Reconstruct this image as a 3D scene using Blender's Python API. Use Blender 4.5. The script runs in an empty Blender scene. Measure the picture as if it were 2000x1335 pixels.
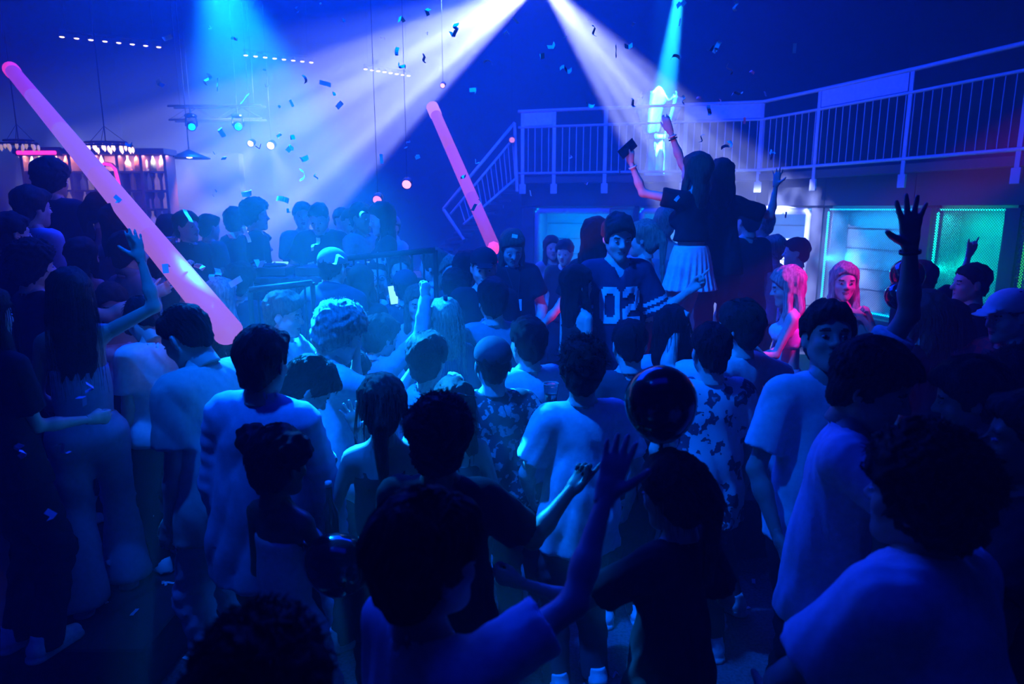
import bpy, bmesh, math, random
import numpy as np
from mathutils import Vector, Matrix, Quaternion
random.seed(7); rng = np.random.RandomState(11)
SC = bpy.context.scene
COL = SC.collection
# ------------------------------------------------------------------ camera
F_PX, CAMZ, PITCH = 1333.33, 2.33, math.radians(11.1)
CP, SP = math.cos(PITCH), math.sin(PITCH)
cam_d = bpy.data.cameras.new('camera'); cam = bpy.data.objects.new('camera', cam_d); COL.objects.link(cam)
cam_d.lens = 24.0; cam_d.sensor_width = 36.0; cam_d.clip_start = .05; cam_d.clip_end = 80
cam.location = (0, 0, CAMZ); cam.rotation_euler = (math.pi/2-PITCH, 0, 0)
cam_d.dof.use_dof = True; cam_d.dof.focus_distance = 4.2; cam_d.dof.aperture_fstop = 2.4
SC.camera = cam

def at(px, py, d):
    """pixel of the 2000x1335 frame and distance along the floor -> world point"""
    x = (px-1000)/F_PX; v = -(py-667.5)/F_PX
    D = Vector((x, CP+v*SP, -SP+v*CP)); t = d/D.y
    return Vector((0, 0, CAMZ))+D*t
def at_z(px, py, z):
    x = (px-1000)/F_PX; v = -(py-667.5)/F_PX
    D = Vector((x, CP+v*SP, -SP+v*CP)); t = (z-CAMZ)/D.z
    return Vector((0, 0, CAMZ))+D*t

# ------------------------------------------------------------------ world, exposure
w = bpy.data.worlds.new('world'); SC.world = w; w.use_nodes = True
w.node_tree.nodes['Background'].inputs[0].default_value = (0.0, 0.03, 1.0, 1)
w.node_tree.nodes['Background'].inputs[1].default_value = 0.006
SC.view_settings.view_transform = 'Standard'; SC.view_settings.look = 'None'
SC.view_settings.exposure = 0.0; SC.view_settings.gamma = 1.0
SC.view_settings.use_curve_mapping = False
cy = SC.cycles
cy.use_denoising = True
try: cy.denoiser = 'OPENIMAGEDENOISE'
except Exception: pass
cy.max_bounces = 4; cy.diffuse_bounces = 2; cy.glossy_bounces = 2; cy.transmission_bounces = 3
cy.transparent_max_bounces = 6; cy.volume_bounces = 0
cy.caustics_reflective = False; cy.caustics_refractive = False
cy.use_light_tree = True; cy.sample_clamp_indirect = 2.0; cy.sample_clamp_direct = 0
cy.use_adaptive_sampling = True; cy.adaptive_threshold = 0.03

# ------------------------------------------------------------------ lights
def look(o, p, q):
    o.location = p; o.rotation_euler = (Vector(q)-Vector(p)).to_track_quat('-Z', 'Y').to_euler()
def spot(name, p, q, color, power, deg, blend=.3, size=.04, streaks=0):
    l = bpy.data.lights.new(name, 'SPOT'); o = bpy.data.objects.new(name, l); COL.objects.link(o)
    l.color = color; l.energy = power; l.spot_size = math.radians(deg); l.spot_blend = blend; l.shadow_soft_size = size
    look(o, p, q)
    if streaks:      # a gobo in the lamp: ragged rays instead of an even cone
        l.use_nodes = True; nt = l.node_tree; em = nt.nodes['Emission']
        tc = nt.nodes.new('ShaderNodeTexCoord'); sx = nt.nodes.new('ShaderNodeSeparateXYZ'); dv = nt.nodes.new('ShaderNodeMath'); dv.operation = 'DIVIDE'
        nt.links.new(tc.outputs['Normal'], sx.inputs[0]); nt.links.new(sx.outputs['X'], dv.inputs[0]); nt.links.new(sx.outputs['Z'], dv.inputs[1])
        dw = nt.nodes.new('ShaderNodeMath'); dw.operation = 'DIVIDE'
        nt.links.new(sx.outputs['Y'], dw.inputs[0]); nt.links.new(sx.outputs['Z'], dw.inputs[1])
        cb = nt.nodes.new('ShaderNodeCombineXYZ'); nt.links.new(dv.outputs[0], cb.inputs[0]); nt.links.new(dw.outputs[0], cb.inputs[1])
        mp = nt.nodes.new('ShaderNodeMapping'); mp.inputs['Scale'].default_value = (streaks, streaks, 1); nt.links.new(cb.outputs[0], mp.inputs[0])
        nz = nt.nodes.new('ShaderNodeTexNoise'); nz.inputs['Scale'].default_value = 1; nz.inputs['Detail'].default_value = 1.5
        nt.links.new(mp.outputs[0], nz.inputs[0])
        mr = nt.nodes.new('ShaderNodeMapRange'); mr.inputs[1].default_value = .36; mr.inputs[2].default_value = .62; mr.inputs[3].default_value = .04; mr.inputs[4].default_value = 1.6
        nt.links.new(nz.outputs[0], mr.inputs[0]); nt.links.new(mr.outputs[0], em.inputs['Strength'])
    return o
def area(name, p, q, color, power, sx, sy):
    l = bpy.data.lights.new(name, 'AREA'); o = bpy.data.objects.new(name, l); COL.objects.link(o)
    l.shape = 'RECTANGLE'; l.size = sx; l.size_y = sy; l.color = color; l.energy = power
    look(o, p, q); return o
BLUE = (0.0, 0.055, 1.0); AZURE = (0.0, 0.28, 1.0); CYAN = (0.0, 0.85, 1.0); LILAC = (0.55, 0.58, 1.0); PINK = (1.0, 0.03, 0.42)
CEIL = 7.6
# the white moving head just above the frame's top edge
HEAD_W = at(1056, -40, 8.6)
spot('beam_white_left', HEAD_W, at(715, 190, 10.6), (.42, .50, 1.0), 50000, 29, .35, .05, 11)
spot('beam_white_left_core', HEAD_W, at(680, 100, 9.6), (.16, .32, 1.0), 10000, 22, .8, .05, 5)
spot('beam_white_right', HEAD_W, at(1330, 300, 9.6), (.42, .50, 1.0), 25000, 28, .35, .05, 13)
# cyan pencil beam down on the balcony
spot('beam_cyan_balcony', at(1342, -120, 12.2), at(1290, 235, 12.75), (.01, .36, 1.0), 200000, 12, .8, .03)
spot('beam_azure_rain', at(1290, -200, 11.0), at(1300, 200, 12.0), (.0, .12, 1.0), 9000, 14, .8, .02, 60)
# azure spots of the back truss on the dance floor
spot('beam_azure_crowd', at(400, -120, 6.4), at(640, 655, 3.8), (.003, .24, 1.0), 34000, 26, .9, .08, 5)
spot('beam_azure_back', at(420, -60, 10.3), at(440, 520, 10.4), (0.005, .13, 1.0), 6500, 46, .9, .15)
spot('beam_cyan_stage', at(465, 246, 10.7), at(900, 440, 7.6), CYAN, 1500, 4, .5, .02)
# warm lamps over the bar and the stage
spot('lamp_bar_warm', at(370, 312, 10.7), at(372, 480, 10.6), (1.0, .45, .50), 300, 62, .8, .05)
spot('lamp_stage_left', at(491, 283, 10.5), at(430, 470, 9.2), (.36, .40, 1.0), 1100, 38, .8, .04)
spot('lamp_stage_right', at(530, 287, 10.5), at(610, 470, 9.4), (.36, .40, 1.0), 1200, 36, .8, .04)
# blue washes
spot('wash_front', (-2.0, 2.0, 6.4), (.0, 4.8, 1.2), (0, .10, 1), 6200, 54, 1, .12)
area('wash_near', (-.4, 1.6, 6.4), (-.4, 2.6, 0), (0, .012, 1), 45, 4, 1.6)
area('wash_ceiling', (-1.6, 8.6, 6.1), (-1.4, 8.2, 0), (0, .028, 1), 1800, 6, 4)
area('wash_balcony', (1.6, 7.4, 6.0), (2.2, 10.5, 3.0), (0, .035, 1), 260, 2.4, 1)
# pink lamps low on the VIP side
spot('pink_podium', at(1090, 520, 4.3), at(1290, 330, 5.0), (1.0, .14, .62), 34, 26, .6, .05)
spot('pink_bikini', (3.9, 3.3, 3.7), at(1525, 590, 4.4), (1, .01, .62), 1300, 13, .7, .05)
spot('pink_mouth', (3.9, 3.4, 3.7), at(1650, 560, 4.6), (1, .01, .62), 600, 11, .7, .05)
spot('pink_seat', at(1120, 700, 4.6), at(1128, 590, 5.2), PINK, 12, 50, .7, .05)
spot('pink_right', (2.0, 3.4, 1.2), at(1830, 600, 2.9), (1, .01, .5), 3, 50, .7, .05)
spot('pink_dot', (-.1, 3.6, 5.6), at(1045, 1235, 1.40), (.75, .02, 1), 220, 3.2, .9, .02)
spot('pink_left', at(300, 520, 4.9), at(235, 620, 4.3), (1, .06, .35), 30, 50, .7, .05)

# ------------------------------------------------------------------ materials
MATS = {}
def mat(name, col, rough=.6, metal=0, emit=None, strength=0, var=.12, bump=.15, scale=18, spec=.4):
    if name in MATS: return MATS[name]
    m = bpy.data.materials.new(name); m.use_nodes = True; nt = m.node_tree; b = nt.nodes['Principled BSDF']
    b.inputs['Roughness'].default_value = rough; b.inputs['Metallic'].default_value = metal
    b.inputs['Specular IOR Level'].default_value = spec
    tc = nt.nodes.new('ShaderNodeTexCoord'); nz = nt.nodes.new('ShaderNodeTexNoise'); nz.inputs['Scale'].default_value = scale; nz.inputs['Detail'].default_value = 3
    nt.links.new(tc.outputs['Object'], nz.inputs['Vector'])
    cr = nt.nodes.new('ShaderNodeValToRGB'); nt.links.new(nz.outputs['Fac'], cr.inputs[0])
    cr.color_ramp.elements[0].position = .3; cr.color_ramp.elements[1].position = .7
    cr.color_ramp.elements[0].color = tuple(max(0, c*(1-var)) for c in col)+(1,)
    cr.color_ramp.elements[1].color = tuple(min(1, c*(1+var)) for c in col)+(1,)
    nt.links.new(cr.outputs[0], b.inputs['Base Color'])
    if bump:
        n2 = nt.nodes.new('ShaderNodeTexNoise'); n2.inputs['Scale'].default_value = scale*9; nt.links.new(tc.outputs['Object'], n2.inputs['Vector'])
        bp = nt.nodes.new('ShaderNodeBump'); bp.inputs['Strength'].default_value = bump; bp.inputs['Distance'].default_value = .004
        nt.links.new(n2.outputs['Fac'], bp.inputs['Height']); nt.links.new(bp.outputs[0], b.inputs['Normal'])
    if emit:
        b.inputs['Emission Color'].default_value = tuple(emit)+(1,); b.inputs['Emission Strength'].default_value = strength
    MATS[name] = m; return m
def haze_mat():
    m = bpy.data.materials.new('club_haze'); m.use_nodes = True; nt = m.node_tree; nt.nodes.clear()
    out = nt.nodes.new('ShaderNodeOutputMaterial'); vs = nt.nodes.new('ShaderNodeVolumeScatter')
    vs.inputs['Density'].default_value = HAZE; vs.inputs['Anisotropy'].default_value = .0
    vs.inputs['Color'].default_value = (.95, .97, 1, 1)
    nt.links.new(vs.outputs[0], out.inputs['Volume']); m.cycles.homogeneous_volume = True
    return m
HAZE = .030

# ------------------------------------------------------------------ mesh helpers
class MB:
    """collects shapes and links them as one mesh object"""
    def __init__(s): s.v = []; s.f = []; s.mi = []; s.m = 0
    def add(s, vs, fs):
        n = len(s.v); s.v += [tuple(v) for v in vs]; s.f += [tuple(i+n for i in f) for f in fs]; s.mi += [s.m]*len(fs); return s
    def box(s, c, d, rot=None, ch=.0):
        hx, hy, hz = d[0]/2, d[1]/2, d[2]/2
        if ch:
            k = min(ch, hx*.9, hy*.9, hz*.9); vs = []; 
            bm = bmesh.new(); bmesh.ops.create_cube(bm, size=1)
            for v in bm.verts: v.co = Vector((v.co.x*d[0], v.co.y*d[1], v.co.z*d[2]))
            bmesh.ops.bevel(bm, geom=bm.edges[:], offset=k, segments=1, affect='EDGES')
            bm.verts.index_update(); P = [v.co.copy() for v in bm.verts]; Fs = [tuple(v.index for v in f.verts) for f in bm.faces]; bm.free()
        else:
            P = [Vector((x*hx, y*hy, z*hz)) for x in (-1, 1) for y in (-1, 1) for z in (-1, 1)]
            Fs = [(0, 1, 3, 2), (4, 6, 7, 5), (0, 4, 5, 1), (2, 3, 7, 6), (0, 2, 6, 4), (1, 5, 7, 3)]
        c = Vector(c)
        if rot is not None: P = [rot@p for p in P]
        return s.add([c+p for p in P], Fs)
    def tube(s, pts, r, n=8, cap=True):
        pts = [Vector(p) for p in pts]; rs = r if hasattr(r, '__len__') else [r]*len(pts)
        vs = []; prev = None
        for i, p in enumerate(pts):
            t = (pts[min(i+1, len(pts)-1)]-pts[max(i-1, 0)]).normalized()
            a = prev if prev is not None else (Vector((0, 0, 1)) if abs(t.z) < .9 else Vector((1, 0, 0)))
            u = (a-t*a.dot(t)).normalized(); prev = u; w_ = t.cross(u)
            vs += [p+(u*math.cos(2*math.pi*j/n)+w_*math.sin(2*math.pi*j/n))*rs[i] for j in range(n)]
        fs = [(i*n+j, i*n+(j+1) % n, (i+1)*n+(j+1) % n, (i+1)*n+j) for i in range(len(pts)-1) for j in range(n)]
        if cap: fs += [tuple(range(n-1, -1, -1)), tuple((len(pts)-1)*n+j for j in range(n))]
        return s.add(vs, fs)
    def lathe(s, prof, n=20, c=(0, 0, 0), rot=None):
        vs = []; c = Vector(c)
        for (r, z) in prof:
            for j in range(n):
                p = Vector((r*math.cos(2*math.pi*j/n), r*math.sin(2*math.pi*j/n), z)); vs.append(c+(rot@p if rot is not None else p))
        fs = [(i*n+j, i*n+(j+1) % n, (i+1)*n+(j+1) % n, (i+1)*n+j) for i in range(len(prof)-1) for j in range(n)]
        fs += [tuple(range(n-1, -1, -1)), tuple((len(prof)-1)*n+j for j in range(n))]
        return s.add(vs, fs)
    def build(s, name, m, parent=None, smooth=False, **kw):
        me = bpy.data.meshes.new(name); me.from_pydata(s.v, [], s.f)
        for q in (m if isinstance(m, (list, tuple)) else [m]): me.materials.append(q)
        if any(s.mi): me.polygons.foreach_set('material_index', s.mi)
        if smooth: me.polygons.foreach_set('use_smooth', [True]*len(s.f))
        o = bpy.data.objects.new(name, me); COL.objects.link(o)
        if parent: o.parent = parent
        for k, v in kw.items(): o[k] = v
        return o
def localise(o, loc):
    """move a top-level mesh's origin to loc without moving the mesh"""
    loc = Vector(loc); o.data.transform(Matrix.Translation(-loc)); o.location = loc; return o
def thing(name, label, cat, loc=(0, 0, 0), rz=0, group=None):
    o = bpy.data.objects.new(name, None); COL.objects.link(o); o.empty_display_size = .1
    o.location = loc; o.rotation_euler = (0, 0, rz); o['label'] = label; o['category'] = cat
    if group: o['group'] = group
    return o
def tag(o, label, cat, group=None):
    o['label'] = label; o['category'] = cat
    if group: o['group'] = group
    return o
def struct(o, label=None):
    o['kind'] = 'structure'
    if label: o['label'] = label
    return o
def rel(parent, p):
    """world point -> parent's local point (parents are only moved / turned about z)"""
    M = Matrix.Translation(parent.location)@Matrix.Rotation(parent.rotation_euler.z, 4, 'Z')
    return M.inverted()@Vector(p)
# ================================================================== the setting
M_FLOOR = mat('dark_speckled_floor', (.10, .11, .13), .35, var=.5, bump=.3, scale=60)
M_WALL = mat('black_painted_wall', (.014, .015, .02), .8, var=.2, scale=3)
M_CEIL = mat('black_ceiling', (.05, .055, .07), .9)
M_BLACK = mat('black_metal', (.02, .02, .025), .45, .3)
M_RAIL = mat('white_painted_steel', (.45, .46, .5), .45, .0, var=.05, bump=0)
M_PLAT = mat('black_stage_board', (.03, .03, .035), .6)
MB().box((0, 7.5, -.05), (20, 21, .1)).build('floor', M_FLOOR, kind='structure')
MB().box((0, 7.5, CEIL+.35), (20, 21, .1)).build('ceiling', M_CEIL, kind='structure')
MB().box((-9.6, 7.5, 3.9), (.2, 21, 8.0)).build('wall_left', M_WALL, kind='structure')
MB().box((0, 17.4, 3.9), (20, .2, 8.0)).build('wall_back', M_WALL, kind='structure')
MB().box((9.6, 7.5, 3.9), (.2, 21, 8.0)).build('wall_right', M_WALL, kind='structure')
# the balcony's edge in plan, from far left to near right
EDGE = [at(1012, 350, 12.1), at(1482, 330, 11.0), at(1592, 325, 9.9), at(1765, 317, 8.5), at(2000, 312, 7.05), at(2180, 306, 6.1)]
BZ = CAMZ+.52
EDGE = [Vector((p.x, p.y, BZ)) for p in EDGE]
def off(p, q, d):
    t = (q-p).normalized(); n = Vector((-t.y, t.x, 0));  # away from the room
    return n*d
# balcony slab and the wall below it, one straight piece per segment
def seg_frame(p, q):
    t = (q-p); L = t.length; t.normalize(); ang = math.atan2(t.y, t.x); R = Matrix.Rotation(ang, 3, 'Z'); return L, t, R
slab = MB(); fascia = MB()
for p, q in zip(EDGE[:-1], EDGE[1:]):
    n = off(p, q, 1); 
    slab.add([p+Vector((0, 0, -.1)), q+Vector((0, 0, -.1)), q+n*3+Vector((0, 0, -.1)), p+n*3+Vector((0, 0, -.1)),
              p, q, q+n*3, p+n*3], [(3, 2, 1, 0), (4, 5, 6, 7), (0, 1, 5, 4), (1, 2, 6, 5), (2, 3, 7, 6), (3, 0, 4, 7)])
slab.build('balcony_floor', M_PLAT, kind='structure')
# ------------------------------------------------------------------ balcony railing
RAILS = thing('balcony_railing', 'long white steel railing with thin upright bars along the balcony edge', 'railing', EDGE[0])
def rp(p): return rel(RAILS, p)
ZB, ZM, ZT = BZ+.06, BZ+.82, BZ+1.08
tops = {k: MB() for k in ('handrail', 'middle_rail', 'bottom_rail')}
for nm, z, r in (('handrail', ZT, .027), ('middle_rail', ZM, .02), ('bottom_rail', ZB, .022)):
    tops[nm].tube([rp(Vector((p.x, p.y, z))) for p in EDGE], r, 8).build(nm, M_RAIL, RAILS, True)
def edge_pt(px):
    """point of the balcony edge seen at column px"""
    for i, (p, q) in enumerate(zip(EDGE[:-1], EDGE[1:])):
        k = (px-1000)/F_PX/1.0
        best = None
        for t in np.linspace(0, 1, 200):
            s = p+(q-p)*float(t); 
            yy = s.y*CP-(s.z-CAMZ)*SP
            x = 1000+F_PX*s.x/yy
            if best is None or abs(x-px) < best[0]: best = (abs(x-px), s, i)
        if best[0] < 4: return best[1], best[2]
    return EDGE[-1], len(EDGE)-2
POSTX = [1020, 1082, 1180, 1336, 1482, 1590, 1765, 1990]
plate = MB().box((0, 0, 0), (.10, .012, .14)).build('post', M_RAIL).data
bpy.data.objects.remove(bpy.data.objects['post'])
post_pts = []
for i, px in enumerate(POSTX):
    p, si = edge_pt(px); post_pts.append((p, si)); L, t, R = seg_frame(EDGE[si], EDGE[si+1])
    m = MB().box(rp(p+Vector((0, 0, .42))), (.06, .022, 1.36), R, .004)
    m.box(rp(p+Vector((0, 0, -.2))), (.11, .03, .16), R, .004); m.build('post', M_RAIL, RAILS)
bal = MB().tube([(0, 0, ZB), (0, 0, ZM)], .0075, 6).build('baluster', M_RAIL).data
bpy.data.objects.remove(bpy.data.objects['baluster'])
for si, (p, q) in enumerate(zip(EDGE[:-1], EDGE[1:])):
    L = (q-p).length; n = max(1, int(L/.118))
    for j in range(n):
        s = p+(q-p)*((j+.5)/n)
        if min((s-a).length for a, _ in post_pts) < .04: continue
        o = bpy.data.objects.new('baluster', bal); COL.objects.link(o); o.parent = RAILS; r_ = rp(s); o.location = (r_.x, r_.y, -RAILS.location.z)
M_FILM = mat('frosted_rail_panel', (.55, .52, .75), .4)
for a, b in ((1020, 1082), (1336, 1482), (1592, 1762)):
    p, _ = edge_pt(a); q, si = edge_pt(b); L, t, R = seg_frame(p, q)
    MB().box(rp((p+q)/2+Vector((0, 0, (ZM+ZT)/2-BZ))), (L-.05, .012, .21), R).build('infill_panel', M_FILM, RAILS)
# stair rail going down to the left
ST = thing('stair_railing', 'white steel stair railing sloping down left from the balcony', 'railing', at(1012, 350, 12.1))
sa, sb = at(1005, 240, 12.1), at(866, 408, 11.6); ta, tb = at(1005, 268, 12.1), at(880, 418, 11.6); ba, bb = at(1010, 346, 12.1), at(905, 438, 11.6)
for nm, p, q, r in (('handrail', sa, sb, .026), ('middle_rail', ta, tb, .02), ('bottom_rail', ba, bb, .02)):
    MB().tube([rel(ST, p), rel(ST, q)], r, 8).build(nm, M_RAIL, ST, True)
for j in range(13):
    k = (j+.5)/13; MB().tube([rel(ST, ta+(tb-ta)*k*.9), rel(ST, ba+(bb-ba)*k)], .0075, 6).build('baluster', M_RAIL, ST)
for j in (0, 1): MB().tube([rel(ST, sa+(sb-sa)*j), rel(ST, ba+(bb-ba)*j+Vector((0, 0, -.25)))], .026, 8).build('post', M_RAIL, ST)
stair = MB()
for j in range(14):
    k = j/13; p = ba+(bb-ba)*k*1.9; 
    if p.z > .1: stair.box((p.x, p.y+.6, p.z-.15), (.30, 1.2, .05))
struct(stair.build('stair_steps', M_PLAT), 'black steel stair behind the sloping rail')
# ------------------------------------------------------------------ the wall below the balcony with its lit openings
Z0, Z1 = CAMZ-1.42, CAMZ
OPEN = [('A', 1036, 1236), ('B', 1246, 1400), ('C', 1418, 1568), ('D', 1590, 1766), ('E', 1800, 1946), ('F', 1976, 2100)]
SET = .22
def wall_pt(px):
    p, si = edge_pt(px); n = off(EDGE[si], EDGE[si+1], 1); return p+n*SET, si
cuts = [1012]+[c for o in OPEN for c in o[1:]]+[2170]
header = MB(); low = MB()
M_MULL = mat('dark_pillar_paint', (.018, .02, .028), .7)
def prism(m, a, b, z0, z1, th):
    t = (b-a); L = t.length; t.normalize(); n = Vector((-t.y, t.x, 0))*th
    q = [a, b, b+n, a+n]; v = [Vector((p.x, p.y, z0)) for p in q]+[Vector((p.x, p.y, z1)) for p in q]
    return m.add(v, [(3, 2, 1, 0), (4, 5, 6, 7), (0, 1, 5, 4), (1, 2, 6, 5), (2, 3, 7, 6), (3, 0, 4, 7)])
W = [EDGE[i] for i in range(len(EDGE))]
for p, q in zip(EDGE[:-1], EDGE[1:]):
    n = off(p, q, SET); prism(header, p+n, q+n, Z1+.035, BZ-.1, .15); prism(low, p+n, q+n, 0, Z0-.035, .15)
struct(header.build('wall_header', M_MULL), 'dark fascia between the balcony and the lit openings')
struct(low.build('wall_plinth', M_MULL), 'dark low wall below the lit openings')
pil = [1012]+[c for o in OPEN for c in o[1:]]+[2175]
for i in range(0, len(pil), 2):
    a, sa_ = wall_pt(pil[i]); b, sb_ = wall_pt(pil[i+1])
    struct(prism(MB(), a, b, Z0, Z1, .16).build('pillar', M_MULL))
def perf_mat(name, col, scale):
    m = bpy.data.materials.new(name); m.use_nodes = True; nt = m.node_tree; b = nt.nodes['Principled BSDF']
    b.inputs['Base Color'].default_value = col+(1,); b.inputs['Roughness'].default_value = .5
    tc = nt.nodes.new('ShaderNodeTexCoord'); vo = nt.nodes.new('ShaderNodeTexVoronoi'); vo.inputs['Scale'].default_value = scale; vo.inputs['Randomness'].default_value = .0
    mp = nt.nodes.new('ShaderNodeMapping'); mp.inputs['Rotation'].default_value = (0, math.radians(45), 0); mp.inputs['Scale'].default_value = (1, 0, 1)
    nt.links.new(tc.outputs['Object'], mp.inputs[0]); nt.links.new(mp.outputs[0], vo.inputs[0])
    lt = nt.nodes.new('ShaderNodeMath'); lt.operation = 'LESS_THAN'; lt.inputs[1].default_value = .40; nt.links.new(vo.outputs['Distance'], lt.inputs[0])
    tr = nt.nodes.new('ShaderNodeBsdfTransparent'); mx = nt.nodes.new('ShaderNodeMixShader')
    nt.links.new(lt.outputs[0], mx.inputs[0]); nt.links.new(b.outputs[0], mx.inputs[1]); nt.links.new(tr.outputs[0], mx.inputs[2])
    nt.links.new(mx.outputs[0], nt.nodes['Material Output'].inputs['Surface']); return m
M_PERF = perf_mat('perforated_steel', (.02, .03, .04), 44)
M_BOX = mat('white_lightbox_inside', (.30, .31, .33), .7, bump=0, var=.03)
M_PAD = mat('white_padded_vinyl', (.30, .32, .36), .45, var=.05)
SPEC = {'A': ((0, .30, 1), 3.2, 'wide azure booth opening with white padded frame behind the dancers'),
        'B': ((0, .30, 1), 2.6, 'azure booth opening with a dark monitor behind the raised dancers'),
        'C': ((0, .26, 1), 2.0, 'pale blue opening right of the raised dancers'),
        'D': ((0, .42, 1), 8, 'bright cyan lit perforated panel behind the big raised hand'),
        'E': ((0, .85, .62), 4.5, 'turquoise green lit perforated panel between two dark pillars'),
        'F': ((.03, .8, .06), 1.4, 'green lit perforated panel at the far end of the wall')}
for key, x0, x1 in OPEN:
    col, pw, lab = SPEC[key]
    a, _ = wall_pt(x0); b, si = wall_pt(x1); t = (b-a); L = t.length; t.normalize(); ang = math.atan2(t.y, t.x)
    o = thing('light_box' if key in 'DEF' else 'lit_booth', lab, 'light box' if key in 'DEF' else 'booth', (a.x, a.y, Z0), ang)
    dep = .30 if key in 'DEF' else .85; H = Z1-Z0
    y0 = .17
    bx = MB(); bx.box((L/2, y0+dep, H/2), (L, .03, H)); bx.box((L/2, y0+dep/2, -.015), (L, dep, .03)); bx.box((L/2, y0+dep/2, H+.015), (L, dep, .03))
    bx.box((.0, y0+dep/2, H/2), (.03, dep, H)); bx.box((L, y0+dep/2, H/2), (.03, dep, H)); bx.build('case', M_BOX, o)
    em = mat('led_'+key, (0, 0, 0), emit=col, strength=pw*.9, bump=0)
    s = .02
    for nm, c, d in (('led_strip', (L/2, .08, H-.02), (L-.1, .02, s)), ('led_strip', (.03, .08, H/2), (s, .02, H-.1)), ('led_strip', (L-.03, .08, H/2), (s, .02, H-.1)), ('led_strip', (L/2, .08, .03), (L-.1, .02, s))):
        MB().box(c, d).build(nm, em, o)
    # real strips are bright lines: area lamps give the light they shed inwards
    for c, q, ln in (((L/2, y0+.05, H-.05), (L/2, y0+dep, 0), L), ((.05, y0+.05, H/2), (L, y0+dep, H/2), H), ((L-.05, y0+.05, H/2), (0, y0+dep, H/2), H)):
        M = Matrix.Translation(o.location)@Matrix.Rotation(ang, 4, 'Z')
        area('led_glow_'+key, M@Vector(c), M@Vector(q), col, pw*({'D': 4.5, 'E': 4.0, 'F': 3.0}.get(key, 7.0)), ln*.8, .04)
    if key in 'DEF':
        MB().box((L/2, .03, H/2), (L, .004, H)).build('perforated_sheet', M_PERF, o)
    if key in 'ABCD':
        for j in range(1, 5): MB().box((L/2, y0+dep-.02, H*j/5), (L-.05, .012, .012)).build('seam', M_MULL, o)
    if key in 'ABC':
        fr = MB(); r = .05
        fr.tube([(.06, .06, .02), (.06, .06, H-.1), (.10, .06, H-.05), (L-.1, .06, H-.05), (L-.06, .06, H-.1), (L-.06, .06, .02)], r, 10).build('padded_frame', M_PAD, o, True)
        for j in (1, 2): MB().tube([(L*j/3-.05, .06, H-.05), (L*j/3+.05, .06, H-.05)], r*1.15, 12).build('padded_clip', M_PAD, o, True)
# dark wall monitor and small framed sign
def wall_panel(name, lab, cat, x0, x1, y0, y1, d, emit, out=-.12):
    a, si = wall_pt((x0+x1)/2); L, t, R = seg_frame(EDGE[si], EDGE[si+1])
    p0 = at(x0, y0, a.y+out); p1 = at(x1, y1, a.y+out); c = at((x0+x1)/2, (y0+y1)/2, a.y+out)
    w_, h = abs(p1.x-p0.x), abs(p0.z-p1.z)
    o = thing(name, lab, cat, c, math.atan2(t.y, t.x)); 
    f = MB()
    for cc, dd in (((0, 0, h/2), (w_, .04, .02)), ((0, 0, -h/2), (w_, .04, .02)), ((-w_/2, 0, 0), (.02, .04, h)), ((w_/2, 0, 0), (.02, .04, h))): f.box(cc, dd)
    f.build('frame', M_BLACK, o); MB().box((0, .005, 0), (w_-.02, .02, h-.02)).build('screen', emit, o)
wall_panel('wall_monitor', 'dark framed monitor on the wall behind the jersey wearer', 'monitor', 1192, 1236, 408, 446, .04, mat('monitor_glass', (.02, .05, .08), .2, emit=(0, .25, .6), strength=.15))
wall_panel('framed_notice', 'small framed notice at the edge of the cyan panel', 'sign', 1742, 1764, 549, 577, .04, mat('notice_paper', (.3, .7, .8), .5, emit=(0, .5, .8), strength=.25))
# door beside the bar: wall piece lit warm
PX0, PX1 = at(332, 300, 12.4), at(470, 300, 12.4)
struct(MB().box(((PX0.x+PX1.x)/2, 12.4, PX0.z/2), (PX1.x-PX0.x, .2, PX0.z)).build('wall_partition', mat('pale_partition', (.016, .016, .018), .9, scale=2)), 'pale partition wall behind the stage lamps')
# ------------------------------------------------------------------ raised floors
def platform(name, lab, x0, x1, y0, y1, z, trim=True):
    m = MB().box(((x0+x1)/2, (y0+y1)/2, z/2), (x1-x0, y1-y0, z), None, .01); return struct(m.build(name, M_PLAT), lab)
platform('platform_terrace', 'low black terrace step across the back of the dance floor', -9.4, 9.4, 4.75, 14.5, .22)
platform('platform_step', 'low black step at the left of the dance floor', -7.5, -1.75, 2.9, 4.75, .27)
platform('platform_bar', 'low black riser in front of the bar', -7.5, -2.9, 4.4, 5.4, .60)
platform('platform_back', 'black riser carrying the bar at the back', -8.6, -2.5, 5.4, 12.2, .72)
platform('platform_stage', 'black stage riser under the disc jockey', -2.45, -.05, 5.5, 9.8, .66)
platform('platform_side', 'black riser along the balcony side', -.04, 4.4, 4.25, 8.4, .42)
platform('podium', 'black dance podium under the raised women', 1.0, 3.0, 4.75, 6.2, 1.0)
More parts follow.
